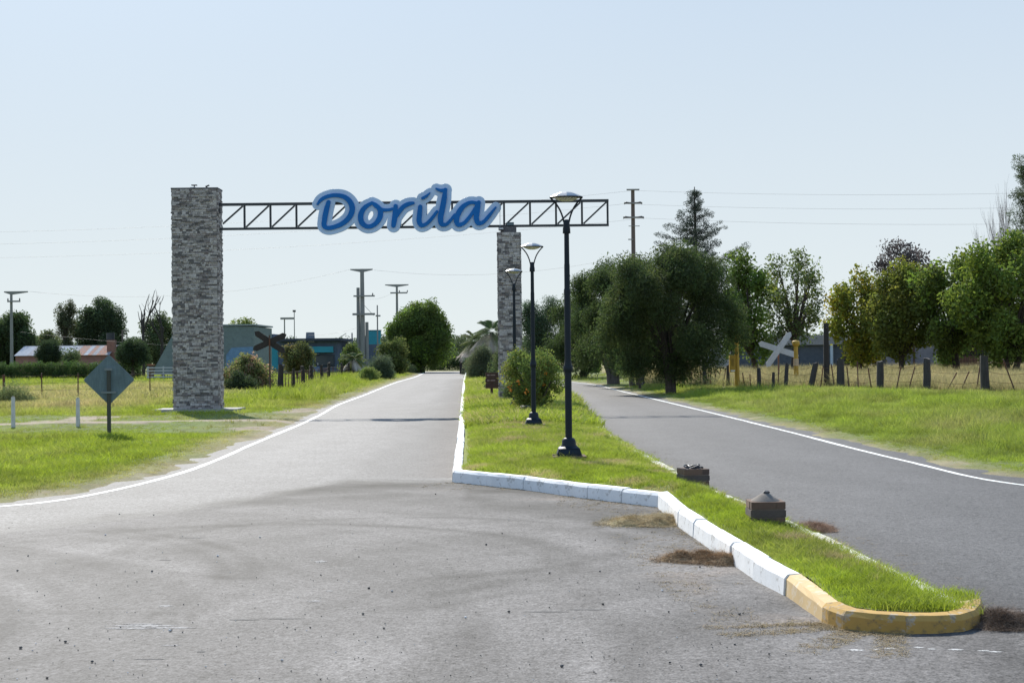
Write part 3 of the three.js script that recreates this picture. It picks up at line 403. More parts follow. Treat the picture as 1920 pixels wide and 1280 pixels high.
{
  const a = P(936, 756, GATE_D), b = P(979, 756, GATE_D), t = P(934, 437, GATE_D), by = medianY(-0.05, GATE_D) - 0.04, W0 = b.x - a.x, H0 = t.y - by, D0 = 0.95;
  const root = thing('stone_tower', 'narrow stepped tower clad in grey split stone on the median', 'tower', V((a.x + b.x) / 2, by, -GATE_D - D0 / 2 + 0.35));
  const body = new THREE.Group(); body.name = 'tower_body'; root.add(body); stoneTower(body, W0 - 0.06, D0 - 0.06, H0, 23);
  const top = P(955, 424.5, GATE_D).y - by; part('top_step', boxUV(box(W0 * 0.66, top - H0, D0 * 0.5, -0.0, (top + H0) / 2, -0.1)), stoneMats[0], root);
  const fl = part('floodlight', [box(0.17, 0.10, 0.10), box(0.04, 0.1, 0.04, 0, -0.06, 0)], darkMetal, root); fl.position.set(-W0 / 2 + 0.12, H0 + 0.13, 0.22); part('reflector', box(0.13, 0.035, 0.02, 0, 0.0, 0.062), whiteMetal, fl);
  part('clamp_plate', box(0.22, 0.10, 0.06, 0.05, top + 0.10, -0.1), mat([0.10, 0.14, 0.15], 0.6), root);
  part('cable', tube([V(-0.27, H0 - 0.1, 0.2), V(-0.27, top + 0.4, 0.12), V(-0.26, top + 0.74, 0.0)], 0.008, 6), mat([0.2, 0.25, 0.27], 0.6), root);
}
const TR = GATE_D + 0.30, truss0 = P(417, 381.5, TR), truss1 = P(1140, 378, TR), yTop = (truss0.y + truss1.y) / 2, yBot = (P(417, 428, TR).y + P(1140, 423, TR).y) / 2;
{
  const root = thing('steel_truss', 'dark steel lattice beam carried by the two stone towers', 'truss', V(truss0.x, yBot, -TR));
  const L = truss1.x - truss0.x + 0.02, h = yTop - yBot; const x0 = -0.15;
  part('top_chord', box(L - x0, 0.085, 0.07, (L + x0) / 2, h, 0), steel, root); part('bottom_chord', box(L - x0, 0.075, 0.06, (L + x0) / 2, 0, 0), steel, root);
  const xs = []; for (let k = 0; k <= 14; k++) xs.push(P(458 + (1140 - 458) / 14 * k, 400, TR).x - truss0.x);
  xs.forEach((x, i) => part('post', box(0.062, h - 0.085, 0.05, i === 14 ? x - 0.01 : x, h / 2, 0), steel, root));
  part('diagonal', bar(V(0.0, 0.16, 0), V(xs[0] - 0.05, h - 0.05, 0), 0.05), steel, root);
  for (let k = 0; k < 14; k++) part('diagonal', bar(V(xs[k] + 0.045, 0.05, 0), V(xs[k + 1] - 0.05, h - 0.05, 0), 0.05), steel, root);
}
const signFade = tex(256, (u, v) => 0.9 + 0.2 * (tfbm(u, v, 4, 5, 51) - 0.5) + 0.1 * (tfbm(u * 1, v * 0.25, 32, 3, 52) - 0.5), true, 1 / 2.5);
// the name, drawn as strokes: distance to the strokes gives the letters and the plate behind them
{
  const st = (pts, n = 40) => { const c = new THREE.CatmullRomCurve3(pts.map(p => V(p[0], p[1], p[2]))); return c.getPoints(n); };
  const letters = {
    D: [st([[162, 302, 9], [195, 262, 15], [255, 232, 17], [330, 222, 18], [405, 238, 21], [458, 285, 24], [476, 345, 25], [455, 412, 24], [395, 472, 22], [320, 506, 20], [255, 517, 20], [222, 500, 21], [225, 440, 23], [243, 350, 23], [262, 284, 19]], 80)],
    o: [st([[652, 296, 14], [590, 335, 20], [553, 400, 24], [560, 470, 24], [610, 508, 20], [672, 492, 20], [722, 430, 24], [728, 365, 23], [690, 315, 18], [655, 294, 14]], 60), st([[660, 296, 14], [695, 330, 16], [745, 356, 15], [800, 360, 14], [842, 350, 12]], 24)],
    r: [st([[868, 326, 19], [862, 400, 23], [852, 470, 23], [846, 502, 20]], 20), st([[862, 440, 14], [890, 390, 19], [935, 335, 20], [985, 308, 19], [1026, 300, 14]], 24)],
    i: [st([[1090, 334, 19], [1082, 410, 22], [1080, 470, 23], [1098, 502, 19], [1140, 492, 16], [1190, 445, 15], [1240, 380, 13]], 40), st([[1112, 258, 13], [1145, 240, 12], [1180, 208, 5]], 14)],
    l: [st([[1236, 172, 8], [1262, 186, 13], [1300, 190, 17], [1322, 182, 15]], 14), st([[1318, 182, 16], [1306, 270, 24], [1288, 360, 25], [1272, 440, 25], [1282, 492, 21], [1318, 498, 16], [1362, 460, 14], [1400, 410, 12]], 50)],
    a: [st([[1600, 306, 15], [1548, 300, 16], [1490, 326, 20], [1440, 385, 24], [1416, 450, 24], [1430, 500, 20], [1480, 488, 17], [1535, 430, 16], [1585, 355, 14], [1615, 300, 14]], 60), st([[1620, 300, 17], [1604, 380, 24], [1596, 445, 24], [1612, 488, 20], [1655, 480, 17], [1712, 420, 15], [1772, 346, 8]], 50)],
  };
  const all = Object.values(letters).flat();
  const SC = (TR - 0.25) / F / 4.8, step = 5, NX = 392, NY = 140;
  const field = (strokes, off) => { const f = new Float32Array(NX * NY); for (let j = 0; j < NY; j++) for (let i = 0; i < NX; i++) { const x = i * step - 20, y = j * step - 20; let b = 1e9; for (const s of strokes) for (let k = 0; k < s.length - 1; k++) { const p = s[k], q = s[k + 1], ux = q.x - p.x, uy = q.y - p.y, t = clamp(((x - p.x) * ux + (y - p.y) * uy) / (ux * ux + uy * uy + 1e-9)), dd = Math.hypot(x - p.x - ux * t, y - p.y - uy * t) - (p.z + (q.z - p.z) * t); if (dd < b) b = dd; } f[j * NX + i] = b - off; } return f; };
  const contours = f => {                                             // marching squares: closed outlines round the inside
    const segs = new Map();
    for (let j = 0; j < NY - 1; j++) for (let i = 0; i < NX - 1; i++) {
      const v = [f[j * NX + i], f[j * NX + i + 1], f[(j + 1) * NX + i + 1], f[(j + 1) * NX + i]], c = [[i, j], [i + 1, j], [i + 1, j + 1], [i, j + 1]], id = ['h' + i + '_' + j, 'v' + (i + 1) + '_' + j, 'h' + i + '_' + (j + 1), 'v' + i + '_' + j]; const ins = v.map(q => q < 0), cross = [];
      for (let k = 0; k < 4; k++) { const n = (k + 1) % 4; if (ins[k] !== ins[n]) { const t = clamp(v[k] / (v[k] - v[n]), 0.02, 0.98); cross.push({ id: id[k], p: [c[k][0] + (c[n][0] - c[k][0]) * t, c[k][1] + (c[n][1] - c[k][1]) * t], out: ins[k] }); } }
      const add = (a, b) => segs.set(a.id, { a, b });
      if (cross.length === 2) { const [a, b] = cross; a.out ? add(a, b) : add(b, a); }
      else if (cross.length === 4) { for (let k = 0; k < 4; k++) if (cross[k].out) add(cross[k], cross[(k + 1) % 4]); }
    }
    const loops = []; while (segs.size) { const [k0, s0] = segs.entries().next().value; segs.delete(k0); const loop = [s0.a.p]; let cur = s0.b; while (segs.has(cur.id)) { const s = segs.get(cur.id); segs.delete(cur.id); loop.push(s.a.p); cur = s.b; } if (loop.length > 8) loops.push(loop.map(p => new THREE.Vector2((p[0] * step - 20), -(p[1] * step - 20)))); }
    return loops;
  };
  const build = (strokes, off, depth, bevel) => {
    const loops = contours(field(strokes, off)).map(l => l.map(p => p.clone().multiplyScalar(SC))), area = l => THREE.ShapeUtils.area(l), big = Math.max(...loops.map(l => Math.abs(area(l))));
    const sgn = Math.sign(area(loops.find(l => Math.abs(area(l)) === big))), outs = loops.filter(l => Math.sign(area(l)) === sgn && Math.abs(area(l)) > 2e-4), holes = loops.filter(l => Math.sign(area(l)) !== sgn && Math.abs(area(l)) > 2e-4);
    const inside = (p, l) => { let c = false; for (let i = 0, j = l.length - 1; i < l.length; j = i++) if ((l[i].y > p.y) !== (l[j].y > p.y) && p.x < (l[j].x - l[i].x) * (p.y - l[i].y) / (l[j].y - l[i].y) + l[i].x) c = !c; return c; };
    const shapes = outs.map(o => { const s = new THREE.Shape(o); s.holes = holes.filter(h => inside(h[0], o)).map(h => new THREE.Path(h)); return s; });
    return new THREE.ExtrudeGeometry(shapes, { depth, bevelEnabled: bevel > 0, bevelThickness: bevel, bevelSize: bevel, bevelOffset: -bevel, bevelSegments: 2, curveSegments: 4 });
  };
  const o = P(560, 320, TR - 0.25), root = thing('name_sign', 'blue cut-out lettering Dorila on a pale blue plate hung on the truss', 'sign', V(o.x, o.y, -(TR - 0.05)), ROLL * 0.4);
  root.rotation.set(0, 0, 0);
  part('back_plate', build(all, 40, 0.10, 0.004), mat([0.45, 0.62, 0.86], 0.5, { map: signFade }), root);
  const blue = new THREE.MeshPhysicalMaterial({ color: col([0.008, 0.15, 0.48]), roughness: 0.55, specularIntensity: 0.35, map: signFade }); let k = 0;
  for (const [n, s] of Object.entries(letters)) { const m = part('letter', build(s, 0, 0.035 + 0.003 * k++, 0.004), blue, root); m.position.z = 0.1065; m.userData.label = 'dark blue letter ' + n; }
}
// ---------------------------------------------------------------- street lamps
const lampPaint = new THREE.MeshPhysicalMaterial({ color: col([0.010, 0.017, 0.024]), roughness: 0.5, specularIntensity: 0.45 }), brickMat = [mat([0.15, 0.095, 0.07], 0.95, { map: grimeMap }), mat([0.19, 0.12, 0.085], 0.95, { map: grimeMap }), mat([0.12, 0.082, 0.065], 0.95, { map: grimeMap })];
const lampTop = mat([0.40, 0.40, 0.39], 0.35, { metalness: 0.4 }), lampGlass = new THREE.MeshPhysicalMaterial({ color: col([0.80, 0.76, 0.60]), roughness: 0.5, transmission: 0.35, thickness: 0 });
function streetLamp(label, pos, seed) {
  const r = rng(seed), root = thing('street_lamp', label, 'street lamp', pos, rr(r, -0.1, 0.1), 'green-black street lamps along the median');
  const lathe = (pts, n = 20) => new THREE.LatheGeometry(pts.map(p => new THREE.Vector2(p[0], p[1])), n);
  [[-0.115, 0.115], [0.115, 0.115], [-0.115, -0.115], [0.115, -0.115]].forEach(([x, z], i) => { const b = part('footing_brick', boxUV(new THREE.BoxGeometry(0.225, 0.075, 0.225)), brickMat[i % 3], root); b.position.set(x, 0.025 + 0.006 * r(), z); b.rotation.set(rr(r, -0.03, 0.03), rr(r, -0.05, 0.05), rr(r, -0.04, 0.04)); });
  const sq = (w, h0, h1, k = 0.9) => { const g = new THREE.CylinderGeometry(w * k * 0.7071, w * 0.7071, h1 - h0, 4, 1).rotateY(Math.PI / 4).translate(0, (h0 + h1) / 2, 0); return g; };
  part('base', [sq(0.335, 0.066, 0.10, 0.98), sq(0.325, 0.10, 0.165, 0.86), sq(0.29, 0.165, 0.19, 0.78), lathe([[0.001, 0.18], [0.115, 0.18], [0.115, 0.195], [0.10, 0.21], [0.095, 0.27], [0.075, 0.30], [0.05, 0.31], [0.001, 0.312]])], lampPaint, root);
  part('pole', lathe([[0.048, 0.28], [0.048, 1.20], [0.055, 1.22], [0.066, 1.24], [0.070, 1.27], [0.062, 1.30], [0.054, 1.32], [0.044, 1.40], [0.044, 2.30], [0.047, 2.31], [0.047, 2.36], [0.040, 2.38], [0.039, 2.70], [0.036, 2.73], [0.034, 3.16]], 18), lampPaint, root);
  part('collar', lathe([[0.036, 3.14], [0.055, 3.142], [0.052, 3.22], [0.046, 3.235], [0.044, 3.33], [0.02, 3.335], [0.001, 3.33]], 14), lampPaint, root);
  for (const s of [-1, 1]) part('arm', tube(new THREE.CatmullRomCurve3([V(s * 0.036, 3.30, 0), V(s * 0.052, 3.37, 0), V(s * 0.095, 3.48, 0), V(s * 0.155, 3.57, 0), V(s * 0.225, 3.645, 0)]).getPoints(14), 0.0125, 7), lampPaint, root);
  const head = part('lamp_head', [lathe([[0.05, 3.640], [0.225, 3.636], [0.235, 3.645], [0.225, 3.655], [0.05, 3.662]], 24)], lampPaint, root); head.scale.z = 0.62;
  part('roof', (() => { const g = lathe([[0.225, 3.655], [0.16, 3.686], [0.09, 3.712], [0.03, 3.722], [0.001, 3.724]], 8); const q = g.toNonIndexed(); q.computeVertexNormals(); return q; })(), lampTop, head);
  part('diffuser', lathe([[0.001, 3.585], [0.06, 3.588], [0.12, 3.603], [0.165, 3.627], [0.18, 3.64]], 24), lampGlass, head);
  return root;
}
const onMedian = (px, py) => { let y = 0.17; let g = G(px, py, y); for (let i = 0; i < 4; i++) { y = medianY(g.x, -g.z); g = G(px, py, y); } g.y = y; return g; };
const lampA = onMedian(1067, 862), lampB = onMedian(1001, 801), lampC = P(966, 771, 39.9); lampC.y = medianY(lampC.x, 39.9); const lampE = P(950, 700, 60); lampE.y = medianY(lampE.x, 60);
streetLamp('dark street lamp with saucer head beside the brick junction boxes', lampA, 1);
streetLamp('dark street lamp with saucer head in front of the orange-flowered bush', lampB, 2);
streetLamp('dark street lamp rising from the orange-flowered bush before the narrow tower', lampC, 3);
streetLamp('dark street lamp half hidden behind the narrow stone tower', lampE, 4);
// ---------------------------------------------------------------- brick junction boxes on the median
const cement = mat([0.235, 0.205, 0.175], 0.95, { map: grimeMap });
function brickBox(label, pos, s, lid) {
  const root = thing('junction_box', label, 'brick box', pos, rng(s * 9)() * 0.3 - 0.12, 'brick junction boxes on the median'), r = rng(s), w = 0.30;
  for (let c = 0; c < 3; c++) for (let k = 0; k < 4; k++) { const b = part('brick', boxUV(new THREE.BoxGeometry(w - 0.085, 0.062, 0.08)), brickMat[Math.floor(r() * 3)], root); const a = k * Math.PI / 2, off = (w - 0.08) / 2, sh = (c % 2 ? 1 : -1) * 0.0395; b.position.set(Math.sin(a) * off + Math.cos(a) * sh, 0.02 + c * 0.070, Math.cos(a) * off - Math.sin(a) * sh); b.rotation.y = a + rr(r, -0.02, 0.02); }
  part('mortar', boxUV(box(w - 0.012, 0.20, w - 0.012, 0, 0.083, 0)), cement, root);
  part('plaster_band', boxUV(box(w + 0.006, 0.058, w + 0.006, 0, 0.089, 0)), mat([0.12, 0.098, 0.085], 0.95, { map: grimeMap }), root);
  if (lid === 'cone') { part('lid', new THREE.LatheGeometry([[0.13, 0.186], [0.125, 0.196], [0.08, 0.225], [0.045, 0.247], [0.03, 0.252], [0.001, 0.253]].map(p => new THREE.Vector2(...p)), 14), cement, root); part('knob', new THREE.DodecahedronGeometry(0.028, 0).scale(1.2, 0.7, 1).translate(0.01, 0.262, 0), darkMetal, root); }
  else { const pts = []; for (let i = 0; i < 26; i++) { const a = i * 1.1, R = 0.05 + 0.08 * ((i * 37 % 10) / 10); pts.push(V(Math.cos(a) * R, 0.186 + 0.014 * ((i * 13) % 4), Math.sin(a) * R)); } part('cable_coil', tube(new THREE.CatmullRomCurve3(pts).getPoints(120), 0.008, 5), darkMetal, root); }
  return root;
}
brickBox('small brick junction box on the median with a coned cement lid', onMedian(1436, 979), 3, 'cone');
brickBox('small brick junction box on the median with loose cable coiled on top', onMedian(1300, 909), 4, 'coil');
brickBox('small brick junction box at the foot of the orange-flowered bush', onMedian(985, 778), 5, 'coil');
// clods of dead grass raked onto the asphalt
{
  const blade = tuftGeo(51, 34, 0.12, 0.10, 0.006, 2.2), strawM = mat([1, 1, 1], 1, { side: THREE.DoubleSide });
  function clod(label, px, py, wx, wd, h, tone, seed) {
    const g = G(px, py), r = rng(seed), root = thing('dead_grass_clod', label, 'grass clod', V(g.x, 0, g.z), 0, 'heaps of dead grass on the asphalt');
    const mounds = []; for (let k = 0; k < 6; k++) mounds.push([(r() - 0.5) * wx * 0.72, (r() - 0.5) * wd * 0.6, rr(r, 0.16, 0.30), rr(r, 0.4, 1)]);
    const hy = (x, z) => { let y = 0; for (const [mx, mz, R, k] of mounds) y = Math.max(y, h * 0.6 * k * Math.max(0, 1 - Math.pow(Math.hypot((x - mx) / (wx * R * 1.3), (z - mz) / (wd * R * 1.3)), 1.6))); return y; };
    const geo = new THREE.PlaneGeometry(wx * 1.3, wd * 1.3, 36, 36).rotateX(-Math.PI / 2), p = geo.attributes.position; for (let i = 0; i < p.count; i++) { const x = p.getX(i), z = p.getZ(i), y = hy(x, z); p.setY(i, y > 0 ? y + 0.02 * (nz(x * 40 + seed, z * 40) - 0.4) : -0.02); } geo.computeVertexNormals(); part('soil', geo, mat(tone.map(c => c * 0.8), 1, { map: soilMap }), root);
    const n = 900, im = new THREE.InstancedMesh(blade, strawM, n), M = new THREE.Matrix4(), q = new THREE.Quaternion(), c = new THREE.Color(); for (let i = 0; i < n; i++) { const m0 = mounds[Math.floor(r() * 6)], a = r() * 6.283, R = Math.pow(r(), 0.8) * 2.2, x = m0[0] + Math.cos(a) * R * wx * m0[2], z = m0[1] + Math.sin(a) * R * wd * m0[2]; M.compose(V(x, hy(x, z) * 0.9 + 0.002, z), q.setFromEuler(new THREE.Euler((r() - 0.5) * 0.9, r() * 6.28, (r() - 0.5) * 0.9)), V(1, 0.55, 1).multiplyScalar(rr(r, 0.2, 0.5))); im.setMatrixAt(i, M); const v = rr(r, 0.5, 1.5); im.setColorAt(i, c.setRGB(tone[0] * v, tone[1] * v, tone[2] * v)); } im.name = 'dead_grass'; im.userData.kind = 'stuff'; shadows(im); root.add(im);
  }
  clod('straw-coloured heap of dead grass against the bend of the white kerb', 1213, 982, 0.62, 0.6, 0.15, [0.46, 0.36, 0.20], 5);
  clod('brown flattened heap of dead grass beside the white kerb stones', 1320, 1054, 0.52, 0.4, 0.13, [0.36, 0.245, 0.14], 6);
  clod('dark heap of dead grass and soil at the yellow kerb nose', 1892, 1170, 0.42, 0.42, 0.13, [0.17, 0.12, 0.085], 7);
  clod('thin brown scraps of dead grass beside the coned brick box', 1530, 993, 0.28, 0.6, 0.04, [0.30, 0.19, 0.12], 8);
}
// ---------------------------------------------------------------- roadside signs, posts and fences
const onGround = (px, py) => { let g = G(px, py, 0); for (let i = 0; i < 6; i++) g = G(px, py, groundY(g.x, -g.z)); return g; };
const atD = (px, d) => { const p = P(px, 660, d); return V(p.x, groundY(p.x, d), -d); };
const woodGrey = mat([0.075, 0.072, 0.072], 0.95, { map: woodMap }), woodDark = mat([0.055, 0.048, 0.045], 0.95, { map: woodMap }), rustSteel = mat([0.16, 0.11, 0.085], 0.8, { map: rustMap }), yellowPaint = mat([0.58, 0.36, 0.045], 0.6, { map: grimeMap });
{
  const b = onGround(204, 819), s = -b.z / F, root = thing('warning_sign', 'back of a grey diamond road sign on a square post', 'road sign', b, 0.12);
  const top = (819 - 668) * s, cy = (819 - 712) * s, half = 47 * s;
  part('post', box(0.075, top * 0.86, 0.06, 0, top * 0.43 - 0.02, 0), mat([0.085, 0.095, 0.085], 0.9, { map: woodMap }), root);
  const sh = new THREE.Shape(); const c = 0.05; [[0, half], [half, 0], [0, -half], [-half, 0]].forEach(([x, y], i, A) => { const p = A[(i + 3) % 4], n = A[(i + 1) % 4], L = half * Math.SQRT2, q = (t) => [x + (t[0] - x) * c / L, y + (t[1] - y) * c / L]; const e = q(p), f = q(n); i ? sh.lineTo(...e) : sh.moveTo(...e); sh.quadraticCurveTo(x, y, ...f); });
  const g = new THREE.ExtrudeGeometry(sh, { depth: 0.012, bevelEnabled: true, bevelSize: 0.003, bevelThickness: 0.002, bevelSegments: 1 }); const pl = part('plate', g, mat([0.155, 0.225, 0.255], 0.6, { map: signBackMap, metalness: 0.25 }), root); pl.position.set(0, cy, -0.052);
  part('strap', box(0.16, 0.05, 0.012, 0, cy + half * 0.42, 0.038), mat([0.16, 0.19, 0.2], 0.6), root); part('strap', box(0.30, 0.04, 0.012, 0, cy - half * 0.5, 0.038), mat([0.16, 0.19, 0.2], 0.6), root);
}
{ // white marker posts beside the dirt path
  const white = mat([0.70, 0.70, 0.69], 0.85, { map: grimeMap });
  for (const [px, py, top, lab] of [[24, 801, 745, 'short white concrete marker post beside the dirt path, with a chipped top'], [145.5, 800, 747, 'short white concrete marker post between the dirt path and the bare earth']]) {
    const b = onGround(px, py), s = -b.z / F, h = (py - top) * s, root = thing('marker_post', lab, 'post', b, 0.2, 'white marker posts'); part('shaft', new THREE.CylinderGeometry(0.045, 0.052, h + 0.05, 10).translate(0, h / 2 - 0.025, 0), white, root); part('cap', new THREE.CylinderGeometry(0.022, 0.046, 0.03, 10).translate(0, h + 0.014, 0), mat([0.5, 0.44, 0.34], 0.9, { map: grimeMap }), root);
  }
}
function crossbuck(label, base, postH, cy, len, bw, angs, boardMat, postMat, depthSign, lean = 0) {
  const root = thing('crossing_sign', label, 'crossing sign', base, 0); root.rotation.z = lean;
  part('post', new THREE.CylinderGeometry(0.035, 0.042, postH + 0.1, 10).translate(0, postH / 2 - 0.05, 0), postMat, root);
  angs.forEach((a, i) => { const sh = new THREE.Shape(), L = len / 2, w = bw / 2; sh.moveTo(-L, 0); sh.lineTo(-L + w, -w); sh.lineTo(L - w, -w); sh.lineTo(L, 0); sh.lineTo(L - w, w); sh.lineTo(-L + w, w); const g = new THREE.ExtrudeGeometry(sh, { depth: 0.02, bevelEnabled: false }); const o = part('board', g, boardMat, root); o.position.set(0, cy, depthSign * (0.045 + i * 0.025)); o.rotation.z = a; });
  return root;
}
{
  const b = onGround(506, 741), s = -b.z / F; crossbuck('dark weathered railway crossing cross on a rusty post, seen from behind', b, (741 - 628) * s, (741 - 641) * s, 1.62, 0.26, [0.42, -0.60], woodDark, rustSteel, -1);
  const c = atD(1460, 66), k = 66 / F; crossbuck('white railway crossing cross on a slim post beside the yellow posts', c, 1.45, P(1461, 655, 66).y - c.y, 1.85, 0.25, [-0.32, 0.95], mat([0.66, 0.68, 0.71], 0.7, { map: grimeMap }), mat([0.32, 0.24, 0.20], 0.8, { map: rustMap }), 1);
}
function yellowPost(label, px, d, topPy, withBox) {
  const b = atD(px, d), h = P(px, topPy, d).y - b.y, root = thing('yellow_post', label, 'signal post', b, 0);
  part('shaft', new THREE.CylinderGeometry(0.085, 0.11, h, 12).translate(0, h / 2 - 0.03, 0), yellowPaint, root);
  part('cap', new THREE.LatheGeometry([[0.09, 0], [0.155, 0.07], [0.16, 0.19], [0.12, 0.24], [0.001, 0.26]].map(p => new THREE.Vector2(...p)), 14).translate(0, h - 0.12, 0), yellowPaint, root);
  if (withBox) { const c = part('signal_case', box(0.26, 0.72, 0.2, -0.20, 1.02, 0.02), yellowPaint, root); part('bracket', box(0.12, 0.18, 0.12, -0.2, 1.47, 0.02), darkMetal, c); part('notice', box(0.18, 0.07, 0.01, -0.2, 0.72, 0.126), whiteMetal, c); part('vent', box(0.10, 0.30, 0.01, -0.2, 1.08, 0.126), mat([0.30, 0.19, 0.03], 0.7), c); }
  else part('band', new THREE.CylinderGeometry(0.108, 0.112, 0.3, 12).translate(0, h * 0.55, 0), mat([0.62, 0.46, 0.30], 0.7, { map: grimeMap }), root);
}
yellowPost('yellow crossing signal post with a yellow case hung on its side', 1382, 65, 634, true);
yellowPost('plain yellow crossing signal post beside the white cross', 1493, 64, 644, false);
{ const b = atD(1550, 58), h = P(1550, 606, 58).y - b.y, root = thing('timber_pole', 'tall dark timber pole standing in the wire fence', 'pole', b); part('shaft', new THREE.CylinderGeometry(0.095, 0.12, h + 0.2, 10).translate(0, h / 2 - 0.1, 0), woodDark, root); part('stub', box(0.05, 0.05, 0.5, 0, h * 0.93, 0), woodDark, root); }
// wire fence on the bank: split posts, thin droppers, sagging wires
function fence(name, label, posts, drops, wires, wireR, mP, mD, group) {
  const root = thing(name, label, 'fence', V(0, 0, 0)); const r = rng(posts.length * 13 + 1);
  for (const [b, h, w, lean] of posts) { const g = new THREE.CylinderGeometry(w * 0.42, w * 0.5, h + 0.15, 7, 4); const p = g.attributes.position; for (let i = 0; i < p.count; i++) { const k = 1 + 0.28 * (nz(p.getX(i) * 9 + b.x * 3, p.getY(i) * 3 + p.getZ(i) * 9) - 0.5); p.setX(i, p.getX(i) * k); p.setZ(i, p.getZ(i) * k); if (p.getY(i) > h / 2) p.setY(i, p.getY(i) + 0.12 * (nz(b.x * 7 + p.getX(i) * 12, p.getZ(i) * 12) - 0.5)); } g.computeVertexNormals(); const o = part('post', g, mP, root); o.position.set(b.x, b.y + h / 2 - 0.075, b.z); o.rotation.set(rr(r, -0.04, 0.04), r() * 6, 0); o.rotateOnWorldAxis(V(0, 0, 1), lean); }
  for (const [b, h, lean, w] of drops) { const o = part('dropper', new THREE.CylinderGeometry(w, w * 1.05, h + 0.1, 6).translate(0, (h - 0.1) / 2, 0), mD, root); o.position.copy(b); o.rotation.z = lean; }
  for (const pts of wires) part('wire', tube(pts, wireR, 4, false), rustSteel, root);
  return root;
}
{
  // posts: pixel x, base y, top y, width in pixels, lean in pixels; the row runs along the bank
  const rowD = px => { const t = (px - 1423) / (1960 - 1423); return 62 - 15.5 * Math.pow(Math.max(0, t), 0.8) + (px < 1423 ? (1423 - px) * 0.085 : 0); };
  const posts = [], drops = [];
  for (const [px, w, hpx, lean] of [[1920 + 26, 15, 72, 0], [1847, 15, 70, -3], [1738, 13, 62, 2], [1650, 12, 55, 1], [1576, 14, 55, 0], [1524, 10, 48, 10], [1474, 7, 46, 3], [1450, 5, 30, 0], [1423, 7, 38, 0], [1365, 6, 40, 0], [1321, 8, 52, -2], [1205, 6, 40, 0], [1281, 6, 40, 0]]) { const d = rowD(px), b = atD(px, d), h = hpx * d / F; posts.push([b, h, 1.2 * w * d / F, -lean / hpx]); }
  for (const [px, hpx, lean] of [[1905, 70, -24], [1830, 50, 8], [1800, 42, 18], [1775, 40, 20], [1727, 32, 16], [1703, 46, 13], [1680, 48, 10], [1634, 42, -6], [1609, 52, -1], [1592, 42, -4], [1564, 46, -5], [1538, 44, 6], [1458, 30, 2], [1407, 26, -1], [1396, 28, -4], [1386, 26, -3], [1355, 34, 6], [1346, 32, 5], [1338, 34, 6], [1331, 30, 1], [1327, 30, 1], [1312, 28, 2], [1303, 28, 0], [1296, 26, 1], [1288, 26, 1], [1274, 26, 0], [1266, 26, 1]]) { const d = rowD(px) + 0.3, b = atD(px, d); drops.push([b, hpx * d / F, -lean / hpx, 0.022]); }
  posts.sort((a, b) => a[0].z - b[0].z); const wires = [];
  for (const f of [0.88, 0.62, 0.36, 0.16]) for (let i = 0; i < posts.length - 1; i++) { const a = posts[i][0], b = posts[i + 1][0], y0 = a.y + posts[i][1] * f, y1 = b.y + posts[i + 1][1] * f, pts = []; for (let k = 0; k <= 8; k++) { const t = k / 8; pts.push(V(a.x + (b.x - a.x) * t, y0 + (y1 - y0) * t - 0.22 * (0.5 + nz(i * 3.1, f * 9)) * 4 * t * (1 - t) * 0.5, a.z + (b.z - a.z) * t + 0.06)); } wires.push(pts); }
  fence('wire_fence', 'slack wire fence of split grey posts and leaning droppers along the grassy bank', posts, drops, wires, 0.006, woodGrey, rustSteel);
}
{
  const posts = [], drops = [], wires = []; const L = [[525, 72, 62, 13], [549, 76, 48, 6], [567, 83, 46, 8], [583, 90, 44, 8], [602, 98, 40, 6], [616, 107, 40, 6], [640, 118, 34, 5], [653, 130, 30, 5]];
  for (const [px, d, hpx, w] of L) { const b = atD(px, d); posts.push([b, hpx * 0.78 * d / F + 0.1, w * d / F, rr(R0, -0.04, 0.04)]); }
  for (let i = 0; i < posts.length - 1; i++) { const a = posts[i][0], b = posts[i + 1][0]; for (let k = 1; k < 5; k++) { const t = k / 5, p = a.clone().lerp(b, t); p.y = groundY(p.x, -p.z); drops.push([p, 0.95, rr(R0, -0.08, 0.08), 0.02]); } for (const f of [0.95, 0.7, 0.45]) wires.push([V(a.x, a.y + f, a.z + 0.08), a.clone().lerp(b, 0.5).add(V(0, f - 0.05, 0.08)), V(b.x, b.y + f, b.z + 0.08)]); }
  fence('wire_fence', 'wire fence of thick dark posts running behind the dark railway cross', posts, drops, wires, 0.006, woodDark, rustSteel);
  const q = [[-40, 62], [6, 63], [77, 64], [145, 64.5], [280, 66], [400, 68]].map(([px, d]) => [atD(px, d), 1.06, px === 6 ? 0.12 : 0.055, 0]), w2 = []; for (let i = 0; i < q.length - 1; i++) for (const f of [1.0, 0.7, 0.4]) { const a = q[i][0], b = q[i + 1][0]; w2.push([V(a.x, a.y + f, a.z + 0.07), a.clone().lerp(b, 0.5).add(V(0, f - 0.04, 0.07)), V(b.x, b.y + f, b.z + 0.07)]); }
  fence('wire_fence', 'thin wire fence on slim iron posts across the open field', q, [], w2, 0.005, rustSteel, rustSteel);
}
